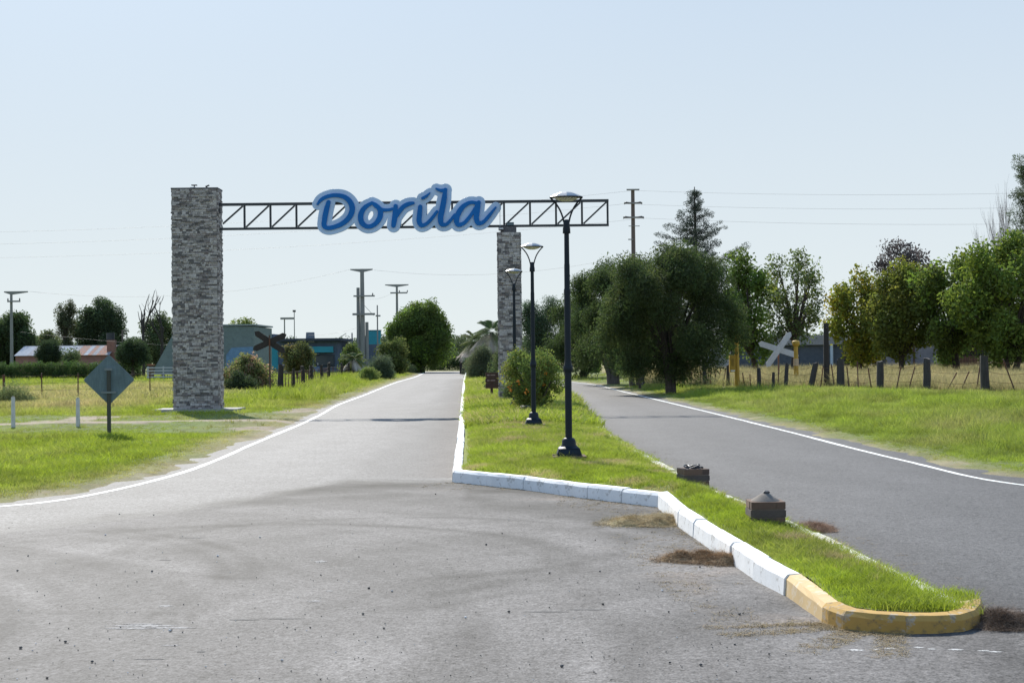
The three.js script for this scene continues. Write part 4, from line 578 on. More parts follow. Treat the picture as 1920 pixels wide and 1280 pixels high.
{ // brown information board on the median
  const b = onMedian(922, 747), s = -b.z / F, root = thing('information_board', 'small dark brown wooden notice board beside the narrow tower', 'notice board', b, 0.1), w = mat([0.085, 0.045, 0.035], 0.85, { map: woodMap });
  part('post', box(0.09, 0.62, 0.08, 0, 0.27, 0), w, root); const hb = 30 * s; for (let k = 0; k < 3; k++) { const pl = part('plank', box(0.43, hb / 3 - 0.01, 0.03, 0, 49 * s - hb + hb / 3 * (k + 0.5), 0.056), w, root); if (k > 0) part('lettering', [box(0.09, 0.035, 0.004, -0.12, 49 * s - hb + hb / 3 * (k + 0.5), 0.073), box(0.16, 0.03, 0.004, 0.04, 49 * s - hb + hb / 3 * (k + 0.5), 0.073)], mat([0.26, 0.19, 0.18], 0.8), pl); }
}
// ---------------------------------------------------------------- utility poles and lines
const poleConc = mat([0.30, 0.30, 0.29], 0.9, { map: grimeMap }), poleBrown = mat([0.20, 0.165, 0.15], 0.9, { map: woodMap }), insul = mat([0.10, 0.09, 0.09], 0.5);
function utilityPole(label, px, d, topPy, wTopPx, m, arms, extra) {
  const b = atD(px, d), s = d / F, h = P(px, topPy, d).y - b.y, root = thing('utility_pole', label, 'utility pole', b, 0);
  const w = wTopPx * s / 2; part('shaft', new THREE.CylinderGeometry(w * 0.85, w * 1.25, h + 0.5, 12).translate(0, h / 2 - 0.25, 0), m, root);
  for (const [py, l, r, thick, ins] of arms) { const y = P(px, py, d).y - b.y, a = part('cross_arm', thick > 0.3 ? (() => { const sh = new THREE.Shape(); sh.moveTo(l * s, 0); sh.lineTo(l * s, -0.10); sh.lineTo(0, -thick); sh.lineTo(r * s, -0.10); sh.lineTo(r * s, 0); const g = new THREE.ExtrudeGeometry(sh, { depth: 0.22, bevelEnabled: false }); return g.translate(0, y, -0.11); })() : box((r - l) * s, thick, thick, (l + r) / 2 * s, y, w + thick / 2 + 0.002), thick > 0.3 ? m : poleConc, root);
    for (const q of ins) part('insulator', new THREE.LatheGeometry([[0.001, 0], [0.05, 0], [0.075, 0.06], [0.045, 0.1], [0.07, 0.15], [0.04, 0.2], [0.001, 0.24]].map(p => new THREE.Vector2(...p)), 8).translate(q * s, y + thick / 2, w + thick / 2), insul, a); }
  if (extra) extra(root, h, s, b); return root;
}
const pA = utilityPole('stout concrete utility pole with a wide top beam and three cross arms', 680, 150, 504, 8.5, poleConc, [[504, -22, 20, 0.35, []], [555, -16, 24, 0.14, [20]], [589, -18, 24, 0.2, []]], (root, h, s) => { const y = h - (539 - 504) * s; part('backing_pole', new THREE.CylinderGeometry(0.16, 0.20, y + 0.3, 10).translate(-0.42, y / 2 - 0.15, -0.1), poleConc, root); part('stub_pole', new THREE.CylinderGeometry(0.16, 0.18, 5.2, 10).translate(0.42, 2.5, -0.1), poleConc, root); part('stay', tube([V(0.2, h - 3.6, 0), V(1.1, h - 4.6, 0)], 0.02, 5), darkMetal, root); });
const pB = utilityPole('slim concrete utility pole with a wide top beam beside the round tree', 745, 178, 533, 4.6, poleConc, [[533, -22, 22, 0.32, []], [549, -12, 20, 0.16, [5, 20]]]);
const pC = utilityPole('concrete utility pole with a wide top beam in front of the hedge', 21, 140, 546, 5.5, poleConc, [[546, -13, 31, 0.32, []], [565, -6, 18, 0.14, [-5, 17]]]);
const pD = utilityPole('very tall brown transmission pole rising behind the dark trees', 1190, 150, 355, 8, poleBrown, [[356, -12, 12, 0.14, []], [381, -17, 17, 0.16, []], [408, -19, 20, 0.16, []], [424, -9, 12, 0.06, []], [449, -10, 0, 0.1, []], [478, -8, 14, 0.12, []]], (root, h, s) => { for (const [py, l, r] of [[381, -17, 17], [408, -19, 20]]) for (const q of [l, r]) part('insulator_string', tube([V(Math.sign(q) * 0.35, h - (py - 355) * s, 0.3), V(q * s * 0.8, h - (py - 355) * s + 0.05, 0.3), V(q * s, h - (py - 355) * s - 0.1, 0.3)], [0.08, 0.1, 0.06], 8), insul, root); });
utilityPole('thin grey service pole beside the stout concrete pole', 708, 152, 572, 2.6, poleConc, [[592, -3, 6, 0.15, []]]);
utilityPole('short concrete pole with a plain cross arm over the turquoise building', 533.5, 230, 597, 2.6, poleConc, [[597, -7, 18, 0.3, []]]);
utilityPole('far concrete pole top showing over the dense grove', 144, 230, 585, 2.6, poleConc, [[585, -6, 12, 0.3, []]]);
utilityPole('weathered timber service pole behind the clipped round bush', 229, 128, 618, 3.4, poleBrown, []);
{ const b = atD(552, 235), h = P(552, 583, 235).y - b.y, root = thing('floodlight_mast', 'thin mast with a small light on top over the turquoise building', 'mast', b); part('shaft', new THREE.CylinderGeometry(0.06, 0.09, h, 8).translate(0, h / 2, 0), poleConc, root); part('lamp_box', box(0.45, 0.3, 0.3, 0, h, 0), darkMetal, root); }
{
  const wireM = mat([0.10, 0.10, 0.11], 0.6); let n = 0;
  const wire = (label, a, b, sag) => { const pts = []; for (let k = 0; k <= 24; k++) { const t = k / 24, p = a.clone().lerp(b, t); p.y -= sag * 4 * t * (1 - t); pts.push(p); } const o = part('power_line', tube(pts, 0.008, 4, false), wireM, scene); tag(o, label, 'power line', 'overhead power lines'); n++; };
  for (const [dx, y, i] of [['top', 357, 0, 0], ['middle', 382, 1, -17], ['lowest', 409, 2, 20]].map(q => [q[3], q[1], q[0]])) { const a = P(1190 + dx, y, 150); wire('power line over the leafy trees from the ' + i + ' arm of the brown pole', a, V(a.x + 95, a.y - 0.3, a.z + 40), 2.2); wire('power line over the name arch from the ' + i + ' arm of the brown pole', a, V(a.x - 130, a.y + 0.5, a.z - 25), 2.6); }
  wire('thin power line from the stout concrete pole towards the dark trees', P(700, 506, 150), P(1183, 478, 150), 1.1);
  wire('thin power line from the stout concrete pole to the slim one beside the round tree', P(662, 555, 150), P(736, 549, 178), 0.5);
  wire('thin power line between the hedge pole and the stout concrete pole', P(52, 546, 140), P(660, 504, 150), 1.4);
  wire('thin power line low between the hedge pole and the turquoise building', P(38, 622, 140), P(520, 652, 150), 0.4); wire('thin service line from the turquoise roof to the stout concrete pole', P(578, 628, 150), P(676, 612, 149.5), 0.25);
}
// ---------------------------------------------------------------- buildings
{ // long grey flat-roofed house behind the dry field
  const d = 112, x0 = P(1322, 650, d).x, x1 = P(1765, 650, d).x, gy = 0.25, root = thing('grey_house', 'long low grey flat-roofed house beyond the dry field', 'house', V(0, gy, -d));
  const pale = mat([0.50, 0.50, 0.50], 0.9, { map: grimeMap }), dark = mat([0.115, 0.14, 0.17], 0.9, { map: grimeMap }), slab = mat([0.38, 0.38, 0.38], 0.9, { map: grimeMap }), glass = mat([0.04, 0.05, 0.06], 0.12), white = mat([0.74, 0.74, 0.73], 0.8, { map: grimeMap });
  const X = px => P(px, 650, d).x, Y = py => P(1550, py, d).y - gy;
  part('wall', boxUV(box(X(1372) - x0, Y(648), 7, (X(1372) + x0) / 2, Y(648) / 2, -3.5)), pale, root);
  part('corner_pilaster', boxUV(box(0.45, Y(640), 0.4, X(1326), Y(640) / 2, 0.05)), white, root);
  part('wall', boxUV(box(X(1500) - X(1372), Y(641), 6.6, (X(1500) + X(1372)) / 2, Y(641) / 2, -3.6)), dark, root);
  part('parapet', boxUV(box(X(1580) - X(1440), Y(628) - Y(646), 6.2, (X(1580) + X(1440)) / 2, (Y(628) + Y(646)) / 2, -3.0)), slab, root);
  part('wall', boxUV(box(X(1582) - X(1500), Y(647), 6, (X(1582) + X(1500)) / 2, Y(647) / 2, -3.2)), dark, root);
  part('roof', boxUV(box(X(1662) - X(1582), 0.22, 7.4, (X(1662) + X(1582)) / 2, Y(636), -3.0)), white, root);
  part('porch_wall', boxUV(box(X(1660) - X(1582), Y(638), 0.25, (X(1660) + X(1582)) / 2, Y(638) / 2, -4.5)), dark, root);
  for (const px of [1600, 1628]) { const wn = part('window', box(1.0, 1.3, 0.1, X(px), 1.5, -4.3), white, root); part('pane', box(0.86, 1.16, 0.03, X(px), 1.5, -4.235), glass, wn); }
  const dr = part('door', box(0.95, 2.05, 0.1, X(1646), 1.03, -4.3), glass, root); part('handle', box(0.05, 0.16, 0.05, X(1646) + 0.35, 1.05, -4.22), white, dr);
  part('wall', boxUV(box(x1 - X(1662), Y(640), 7, (x1 + X(1662)) / 2, Y(640) / 2, -3.5)), mat([0.33, 0.33, 0.37], 0.9, { map: grimeMap }), root);
  part('roof', boxUV(box(x1 - X(1662) + 0.4, 0.18, 7.4, (x1 + X(1662)) / 2, Y(640) + 0.092, -3.5)), white, root);
  part('downpipe', new THREE.CylinderGeometry(0.07, 0.07, Y(640), 8).translate(X(1714), Y(640) / 2, 0.08), mat([0.12, 0.07, 0.06], 0.8), root);
  part('downpipe', new THREE.CylinderGeometry(0.12, 0.12, Y(645), 8).translate(X(1559), Y(645) / 2, 0.12), mat([0.5, 0.6, 0.66], 0.7), root);
}
{ // dark open shed and picket fence beyond the field
  const d = 108, gy = 0.25, X = px => P(px, 650, d).x, Y = py => P(1830, py, d).y - gy, root = thing('open_shed', 'dark open-sided shed among the trees beside the grey house', 'shed', V(0, gy, -d));
  part('roof', boxUV(box(X(1875) - X(1795), 0.25, 5, (X(1875) + X(1795)) / 2, Y(640), -3)), mat([0.05, 0.055, 0.07], 0.8, { map: grimeMap }), root);
  for (const px of [1797, 1822, 1848, 1873]) part('post', box(0.16, Y(641), 0.16, X(px), Y(641) / 2, -0.7), woodDark, root); part('back_wall', box(X(1875) - X(1830), Y(641), 0.2, (X(1875) + X(1830)) / 2, Y(641) / 2, -5.2), woodDark, root);
  const f = thing('picket_fence', 'low brown picket fence at the edge of the dry field', 'fence', V(0, gy, -104)); const bw = [[0.17, 0.085, 0.05], [0.14, 0.07, 0.045], [0.20, 0.105, 0.06]].map(c => mat(c, 0.9, { map: woodMap })); const r = rng(8); for (let px = 1768; px < 1885; px += 3.4) { const p = P(px, 650, 104); const o = part('picket', box(0.095, 1.0 + 0.06 * r(), 0.03), bw[Math.floor(r() * 3)], f); o.position.set(p.x, 0.55, 0); } part('rail', box(P(1886, 650, 104).x - P(1766, 650, 104).x, 0.08, 0.04, (P(1886, 650, 104).x + P(1766, 650, 104).x) / 2, 0.75, -0.04), bw[1], f);
}
{ // pink house with a patched corrugated roof
  const d = 158, X = px => P(px, 655, d).x, root = thing('pink_house', 'low pink house with a patched corrugated iron roof and a brick chimney', 'house', V(0, 0, -d)), Y = py => P(110, py, d).y;
  const pink = mat([0.36, 0.19, 0.16], 0.9, { map: grimeMap }); part('wall', boxUV(box(X(203) - X(28), Y(667) + 0.1, 6, (X(203) + X(28)) / 2, (Y(667) + 0.1) / 2, -3)), pink, root);
  const sheet = [mat([0.60, 0.61, 0.62], 0.45, { metalness: 0.4, map: grimeMap }), mat([0.62, 0.50, 0.44], 0.7, { map: rustMap }), mat([0.52, 0.50, 0.49], 0.5, { metalness: 0.3, map: grimeMap })];
  const n = 22, w = (X(205) - X(26)) / n; const wave = (() => { const pos = [], idx = [], m = 8; for (let i = 0; i <= m; i++) for (const t of [0, 1]) pos.push(-w / 2 + w * i / m, (i % 2 ? 0.05 : 0) + t * 1.0, -t * 3.4); for (let i = 0; i < m; i++) { const a = i * 2; idx.push(a, a + 2, a + 1, a + 1, a + 2, a + 3); } const g = new THREE.BufferGeometry(); g.setAttribute('position', new THREE.Float32BufferAttribute(pos, 3)); g.setIndex(idx); const q = g.toNonIndexed(); q.computeVertexNormals(); const uv = new Float32Array(q.attributes.position.count * 2); for (let i = 0; i < uv.length / 2; i++) uv.set([q.attributes.position.getX(i), q.attributes.position.getZ(i)], i * 2); q.setAttribute('uv', new THREE.BufferAttribute(uv, 2)); return q; })();
  const rf = part('roof', box(X(205) - X(26), 0.06, 3.4, (X(205) + X(26)) / 2, Y(667) + 1.08, -5.2), sheet[2], root);
  for (let i = 0; i < n; i++) { const k = [14, 15, 17, 19, 20].includes(i) ? 1 : i % 5 === 3 ? 2 : 0; const o = part('roof_sheet', wave, sheet[k], root); o.position.set(X(26) + w * (i + 0.5), Y(667) + 0.02 + (i % 2) * 0.004, 0.3); }
  part('chimney', boxUV(box(0.8, Y(638) - 0.6, 0.8, X(203), 0.6 + (Y(638) - 0.6) / 2, -1.2)), mat([0.30, 0.15, 0.115], 0.9, { map: grimeMap }), root);
  part('water_tank', new THREE.CylinderGeometry(0.42, 0.42, 0.75, 14).translate(X(201), Y(638) + 0.37, -1.2), mat([0.03, 0.032, 0.04], 0.6), root);
  for (const px of [60, 140, 175]) { const wn = part('window', box(0.9, 0.8, 0.1, X(px), 0.95, 0.02), mat([0.5, 0.5, 0.5], 0.8), root); part('pane', box(0.78, 0.68, 0.02, X(px), 0.95, 0.085), mat([0.03, 0.035, 0.04], 0.15), wn); }
}
{ // sloped grey-green hall behind the broad tower
  const d = 122, root = thing('painted_hall', 'windowless grey-green hall with a sloping end behind the broad stone tower', 'building', V(0, 0, -d)), q = (px, py) => { const p = P(px, py, d); return new THREE.Vector2(p.x, p.y); };
  const wallM = mat([0.20, 0.255, 0.25], 0.9, { map: grimeMap }); const sh = new THREE.Shape([q(289, 700), q(289, 690), q(326, 622), q(340, 611), q(476, 612), q(476, 700)]); part('wall', new THREE.ExtrudeGeometry(sh, { depth: 9, bevelEnabled: false }).translate(0, 0, -9), wallM, root);
  const b = new THREE.Shape([q(423, 690), q(424, 665), q(434, 652), q(447, 651), q(474, 650), q(474, 690)]); part('blue_panel', new THREE.ExtrudeGeometry(b, { depth: 0.05, bevelEnabled: false }).translate(0, 0, 0.004), mat([0.17, 0.32, 0.50], 0.6, { map: signBackMap }), root);
  part('eave', box(q(478, 611).x - q(338, 611).x, 0.12, 9.2, (q(478, 611).x + q(338, 611).x) / 2, q(400, 611).y + 0.06, -4.5), mat([0.26, 0.30, 0.30], 0.8), root);
}
{ // turquoise and slate building
  const d = 150, X = px => P(px, 650, d).x, Y = py => P(560, py, d).y, root = thing('turquoise_building', 'flat-roofed slate and turquoise roadside building with a water tank on top', 'building', V(0, 0, -d));
  const slate = mat([0.115, 0.155, 0.215], 0.9, { map: grimeMap }), turq = mat([0.03, 0.33, 0.42], 0.7, { map: grimeMap }), dk = mat([0.035, 0.045, 0.06], 0.8);
  part('wall', boxUV(box(X(632) - X(470), Y(640), 10, (X(632) + X(470)) / 2, Y(640) / 2, -5)), slate, root); part('roof', boxUV(box(X(641) - X(522), 0.26, 11.5, (X(641) + X(522)) / 2, Y(637), -5)), dk, root);
  part('parapet', boxUV(box(X(508) - X(470), Y(625) - Y(641), 5, (X(508) + X(470)) / 2, (Y(625) + Y(641)) / 2, -4)), slate, root);
  part('turquoise_panel', box(X(521) - X(496), Y(652) - 0.6, 0.08, (X(521) + X(496)) / 2, (Y(652) + 0.6) / 2, 0.045), turq, root); part('fascia', box(X(625) - X(572), Y(650) - Y(661), 0.5, (X(625) + X(572)) / 2, (Y(650) + Y(661)) / 2, 0.26), turq, root);
  const dr = part('door', box(1.1, 2.1, 0.1, X(588), 1.05, 0.06), mat([0.12, 0.17, 0.26], 0.6), root); part('handle', box(0.05, 0.2, 0.05, X(588) + 0.4, 1.05, 0.13), whiteMetal, dr);
  const wn = part('window', box(2.0, 1.1, 0.1, X(608), 1.4, 0.06), dk, root); part('pane', box(1.8, 0.9, 0.02, X(608), 1.4, 0.122), mat([0.05, 0.06, 0.07], 0.1), wn);
  part('water_tank', new THREE.CylinderGeometry(0.42, 0.46, 0.65, 14).translate(X(574), Y(637) + 0.45, -3), mat([0.14, 0.17, 0.2], 0.6), root); part('wall_lamp', new THREE.SphereGeometry(0.22, 10, 6, 0, 6.3, 0, 1.6).scale(1.6, 0.5, 1).translate(X(583), Y(641), 0.1), whiteMetal, root); part('antenna', tube([V(X(626), Y(637), -2), V(X(645), Y(625), -2)], 0.03, 5), darkMetal, root);
  const s = thing('annexe', 'low slate annexe with a roof box beside the turquoise building', 'building', V(0, 0, -d - 4)); part('wall', boxUV(box(X(700) - X(636), Y(646), 6, (X(700) + X(636)) / 2 + 0.3, Y(646) / 2, -3)), slate, s); part('roof_box', boxUV(box(X(676) - X(663), Y(631) - Y(646), 2, X(669), (Y(631) + Y(646)) / 2, -3)), mat([0.28, 0.31, 0.34], 0.8), s); part('vent_pipe', new THREE.CylinderGeometry(0.07, 0.07, 1.2, 8).translate(X(648), Y(646) + 0.6, -2), poleConc, s);
  const t = thing('turquoise_tower', 'square turquoise tower block standing behind the thin service pole', 'tower', V(P(703, 650, 165).x, 0, -165)), hT = P(703, 620, 165).y; part('wall', boxUV(box(1.25, hT, 1.2, 0, hT / 2, 0)), turq, t); part('coping', box(1.35, 0.08, 1.3, 0, hT + 0.04, 0), slate, t);
}
{ // kiosk at the far end of the median
  const d = 142, p = P(884, 690, d), root = thing('thatched_kiosk', 'small dark thatched kiosk with an orange counter at the end of the median', 'kiosk', V(p.x, 0.02, -d)), th = mat([0.26, 0.22, 0.20], 1, { map: woodMap });
  const hR = P(884, 655, d).y; part('roof', new THREE.ConeGeometry(1.55, 0.9, 8).translate(0.1, hR - 0.3, 0), th, root); for (const [x, z] of [[-1, 0.8], [1, 0.8], [-1, -0.8], [1, -0.8]]) part('post', new THREE.CylinderGeometry(0.07, 0.08, hR - 0.55, 8).translate(x, (hR - 0.55) / 2, z), woodDark, root); part('counter', box(1.5, 0.35, 0.3, 0.2, 1.05, 0.85), mat([0.5, 0.16, 0.06], 0.8), root); part('wall', box(1.9, 0.9, 0.1, 0, 0.45, 0.8), mat([0.06, 0.05, 0.05], 0.9), root);
}
// ---------------------------------------------------------------- trees and bushes
function clumpGeo(seed, n, R, size, aspect, droop = 0, flat = 1) {
  const r = rng(seed), pos = [];
  for (let i = 0; i < n; i++) {
    const a = r() * 6.283, cz = r() * 2 - 1, rad = R * Math.cbrt(r()), c = V(Math.cos(a) * Math.sqrt(1 - cz * cz) * rad, cz * rad * flat, Math.sin(a) * Math.sqrt(1 - cz * cz) * rad);
    const u = V(r() - 0.5, (r() - 0.5) - droop, r() - 0.5).normalize(), w = V(r() - 0.5, r() - 0.5, r() - 0.5); w.sub(u.clone().multiplyScalar(w.dot(u))).normalize(); const L = size * rr(r, 0.6, 1.3), k = L * aspect;
    const A = c.clone().addScaledVector(u, -L / 2), B = c.clone().addScaledVector(w, k / 2), C = c.clone().addScaledVector(u, L / 2), D = c.clone().addScaledVector(w, -k / 2); pos.push(...A.toArray(), ...B.toArray(), ...C.toArray(), ...A.toArray(), ...C.toArray(), ...D.toArray());
  }
  const g = new THREE.BufferGeometry(); g.setAttribute('position', new THREE.Float32BufferAttribute(pos, 3)); g.computeVertexNormals(); return g;
}
const clumps = { open: [1, 2].map(s => clumpGeo(s + 170, 44, 0.5, 0.18, 0.6)), fine: [1, 2].map(s => clumpGeo(s + 100, 150, 0.5, 0.13, 0.28, 0.25)), leaf: [1, 2].map(s => clumpGeo(s + 110, 75, 0.5, 0.16, 0.6)), airy: [1, 2].map(s => clumpGeo(s + 120, 20, 0.42, 0.17, 0.6)), dense: [1, 2].map(s => clumpGeo(s + 130, 130, 0.5, 0.15, 0.5)), needle: [1, 2].map(s => clumpGeo(s + 140, 90, 0.5, 0.22, 0.22, 0.1, 0.55)), tiny: [1, 2].map(s => clumpGeo(s + 150, 110, 0.28, 0.07, 0.55)), reed: [1, 2].map(s => clumpGeo(s + 160, 50, 0.35, 0.22, 0.2, -0.5)) };
const bark = mat([0.11, 0.088, 0.072], 0.95, { map: barkMap }), barkGrey = mat([0.17, 0.15, 0.135], 0.95, { map: barkMap });
const foliage = leafMat([1, 1, 1], 0.5);
const LEAF = 1.7;
function crownMesh(root, kind, places, tone, seed, vary = 0.3, accents) {  // places: [Vector3, scale]
  const r = rng(seed), M = new THREE.Matrix4(), q = new THREE.Quaternion(), c = new THREE.Color(), e = new THREE.Euler();
  const parts2 = clumps[kind].map((g, gi) => { const mine = places.filter((_, i) => i % clumps[kind].length === gi), im = new THREE.InstancedMesh(g, foliage, mine.length); mine.forEach(([p, s], i) => { e.set((r() - 0.5) * 0.8, r() * 6.283, (r() - 0.5) * 0.8); M.compose(p, q.setFromEuler(e), V(s, s, s)); im.setMatrixAt(i, M); const v = 1 + vary * (r() - 0.5) * 2; let t = tone; if (accents && r() < accents[1]) t = accents[0]; const w = 1 + 0.25 * (r() - 0.5); im.setColorAt(i, c.setRGB(t[0] * v * w * LEAF, t[1] * v * LEAF, t[2] * v * LEAF)); }); im.name = 'crown'; im.userData.kind = 'stuff'; shadows(im); root.add(im); return im; }); return parts2;
}
// a broad-leaved tree: pixel x of the trunk, depth, crown box in pixels [left, right, top, bottom]
function tree(name, label, px, d, cr, o = {}) {
  const { kind = 'leaf', tone = [0.05, 0.085, 0.022], n = 300, lobes = 10, seed = px | 0, trunk = 0.14, stems = 1, group, accents, vary, bk = bark, shell = 0.55, sc = 1, base, cat = 'tree', limbR = 0.35, deep = 1 } = o;
  const b = base ?? atD(px, d), root = thing(name, label, cat, b, 0, group), r = rng(seed * 7 + 3);
  const A = P(cr[0], (cr[2] + cr[3]) / 2, d), B = P(cr[1], (cr[2] + cr[3]) / 2, d), T = P((cr[0] + cr[1]) / 2, cr[2], d), L = P((cr[0] + cr[1]) / 2, cr[3], d);
  const c = V((A.x + B.x) / 2 - b.x, (T.y + L.y) / 2 - b.y, 0), rx = (B.x - A.x) / 2, ry = (T.y - L.y) / 2, rz = rx * 0.85 * deep, lobe = [];
  const ls = o.ls ?? [0.2, 0.42], sq = o.square ?? 2.6;
  for (let i = 0; i < lobes; i++) { const a = i * 2.399 + r() * 1.2, y = clamp(1 - 2 * (i + 0.5) / lobes + (r() - 0.5) * 0.3, -1, 1), q = Math.pow(Math.max(0, 1 - Math.pow(Math.abs(y), sq)), 1 / sq), lr = rr(r, ls[0], ls[1]), out = rr(r, o.out ?? 0.5, 1.06); lobe.push({ p: V(c.x + Math.cos(a) * q * rx * (1 - lr) * out, c.y + y * ry * (1 - lr * 0.9) * rr(r, 0.88, 1.04), Math.sin(a) * q * rz * (1 - lr) * out), r: V(rx * lr, ry * lr * rr(r, 0.8, 1.15), rz * lr) }); }
  const places = []; for (let i = 0; i < n; i++) { const l = lobe[Math.floor(r() * lobes)], a = r() * 6.283, y = Math.pow(r(), 0.75) * 2 - 1, q = Math.sqrt(Math.max(0, 1 - y * y)), R = shell + (1 - shell) * Math.sqrt(r()); places.push([V(l.p.x + Math.cos(a) * q * l.r.x * R, Math.max(0.25, l.p.y + y * l.r.y * R), l.p.z + Math.sin(a) * q * l.r.z * R), sc * rr(r, 0.45, 1.3)]); }
  const fork = V(c.x * 0.5, Math.max(0.5, c.y - ry * 0.75), 0);
  for (let s = 0; s < stems; s++) { const x0 = stems > 1 ? (r() - 0.5) * 0.5 : 0, z0 = stems > 1 ? (r() - 0.5) * 0.4 : 0; part('trunk', tube([V(x0, -0.2, z0), V(x0 * 1.1 + fork.x * 0.2, fork.y * 0.45, z0), V(fork.x + x0 * 1.6, fork.y, z0 * 1.6), V(fork.x + x0 * 2.4, c.y, z0 * 2.2)], [trunk * 1.25, trunk, trunk * 0.85, trunk * 0.4], 9), bk, root); }
  lobe.forEach((l, i) => { const m = fork.clone().lerp(l.p, 0.5).add(V(0, 0.12 * ry, 0)); part('limb', tube([V(fork.x, fork.y * rr(r, 0.85, 1.05), 0), m, l.p], [trunk * limbR * 1.5, trunk * limbR, trunk * 0.1], 6), bk, root); if (o.twigs) for (let t = 0; t < o.twigs; t++) { const e = l.p.clone().add(V((r() - 0.5) * 1.7 * l.r.x, (r() - 0.2) * 1.5 * l.r.y, (r() - 0.5) * 1.7 * l.r.z)); part('twig', tube([m.clone().lerp(l.p, r() * 0.8), e], [trunk * 0.12, trunk * 0.04], 4), bk, root); } });
  crownMesh(root, kind, places, tone, seed, vary, accents); return root;
}
const dk = [0.040, 0.060, 0.018], mid = [0.075, 0.115, 0.022], yel = [0.115, 0.13, 0.02], row = 'dark roadside trees in a row on the bank';
tree('roadside_tree', 'broad dark fine-leaved tree nearest the crossing signal posts', 1262, 63, [1116, 1402, 460, 712], { kind: 'fine', tone: [0.040, 0.060, 0.019], n: 1207, lobes: 34, trunk: 0.11, stems: 4, ls: [0.16, 0.34], out: 0.62, square: 3.2, accents: [[0.065, 0.085, 0.026], 0.25], group: row, sc: 1.0, shell: 0.4 });
tree('roadside_tree', 'dark tree with twin grey trunks in the row, second from the signal posts', 1195, 76, [1072, 1267, 486, 712], { kind: 'fine', tone: dk, n: 504, lobes: 12, trunk: 0.14, stems: 3, ls: [0.16, 0.36], group: row, bk: barkGrey, shell: 0.4, sc: 1.1 });
tree('roadside_tree', 'dark tree with a stout trunk in the row, third from the signal posts', 1152, 84, [1050, 1231, 492, 704], { kind: 'fine', tone: dk, n: 456, lobes: 11, trunk: 0.16, stems: 3, ls: [0.16, 0.36], group: row, bk: barkGrey, shell: 0.4, sc: 1.15 });
tree('roadside_tree', 'dark tree with a leaning trunk closing the far end of the row', 1090, 104, [1002, 1178, 548, 706], { kind: 'fine', tone: dk, n: 379, lobes: 10, trunk: 0.16, stems: 3, ls: [0.16, 0.36], group: row, shell: 0.4, sc: 1.3 });
tree('roadside_tree', 'far dark tree showing past the street lamp posts', 1012, 135, [965, 1062, 555, 700], { kind: 'fine', tone: [0.035, 0.058, 0.028], n: 260, lobes: 9, trunk: 0.2, group: row, shell: 0.4, sc: 1.5 });
tree('low_tree', 'light green sapling between the trunks of the dark row', 1200, 70, [1155, 1225, 620, 705], { kind: 'fine', tone: [0.07, 0.11, 0.03], n: 80, lobes: 5, trunk: 0.06, sc: 0.9 });
tree('low_tree', 'yellow-green young tree far behind the leaning trunk', 1113, 118, [1098, 1128, 668, 716], { kind: 'leaf', tone: [0.13, 0.19, 0.025], n: 40, lobes: 4, trunk: 0.05 });
tree('leafy_tree', 'bright-topped leafy tree behind the broad dark tree', 1418, 92, [1340, 1457, 466, 690], { kind: 'open', tone: mid, n: 292, lobes: 16, trunk: 0.17, ls: [0.18, 0.34], shell: 0.3, twigs: 3, sc: 1.1 });
tree('leafy_tree', 'thin-crowned tree with sky showing through beside the white cross', 1488, 88, [1418, 1570, 474, 665], { ls: [0.16, 0.3], kind: 'airy', tone: [0.07, 0.095, 0.028], n: 380, lobes: 18, trunk: 0.15, twigs: 9, shell: 0.3, accents: [yel, 0.15], limbR: 0.42 });
const rt = 'leafy trees along the far side of the dry field';
tree('leafy_tree', 'yellowing tree beside the tall timber pole', 1612, 82, [1549, 1684, 515, 690], { kind: 'open', tone: [0.12, 0.14, 0.02], n: 300, lobes: 18, trunk: 0.13, ls: [0.18, 0.34], shell: 0.3, twigs: 4, accents: [[0.17, 0.15, 0.015], 0.3], group: rt });
tree('leafy_tree', 'olive-green spreading tree in front of the purple-brown one', 1690, 80, [1609, 1777, 488, 693], { kind: 'open', tone: [0.105, 0.12, 0.022], n: 413, lobes: 21, trunk: 0.14, ls: [0.18, 0.34], shell: 0.3, twigs: 5, accents: [yel, 0.25], group: rt });
tree('leafy_tree', 'green tree with a forked slanting trunk beside the picket fence', 1796, 78, [1695, 1876, 480, 676], { kind: 'open', tone: [0.085, 0.115, 0.022], n: 464, lobes: 21, trunk: 0.16, stems: 2, ls: [0.18, 0.34], shell: 0.3, twigs: 5, accents: [[0.10, 0.14, 0.02], 0.25], group: rt });
tree('leafy_tree', 'tallest leafy tree of the field edge, shading the open shed', 1895, 75, [1765, 2034, 440, 698], { kind: 'open', tone: [0.09, 0.13, 0.022], n: 791, lobes: 27, trunk: 0.17, stems: 2, ls: [0.18, 0.34], shell: 0.3, twigs: 5, accents: [[0.12, 0.16, 0.02], 0.25], group: rt });
tree('purple_tree', 'purple-brown airy tree rising behind the olive-green one', 1690, 108, [1622, 1762, 450, 600], { kind: 'airy', tone: [0.055, 0.05, 0.05], n: 420, lobes: 12, trunk: 0.2, twigs: 4, shell: 0.35, sc: 1.2 });
tree('leafy_tree', 'deep green bush filling in under the tallest leafy tree', 1875, 84, [1845, 1935, 600, 690], { kind: 'leaf', tone: [0.04, 0.065, 0.02], n: 120, lobes: 7, trunk: 0.08, cat: 'bush' });
tree('leafy_tree', 'low leafy shrub at the forked trunk beside the picket fence', 1775, 90, [1755, 1808, 628, 690], { kind: 'leaf', tone: mid, n: 60, lobes: 5, trunk: 0.06, cat: 'bush' });
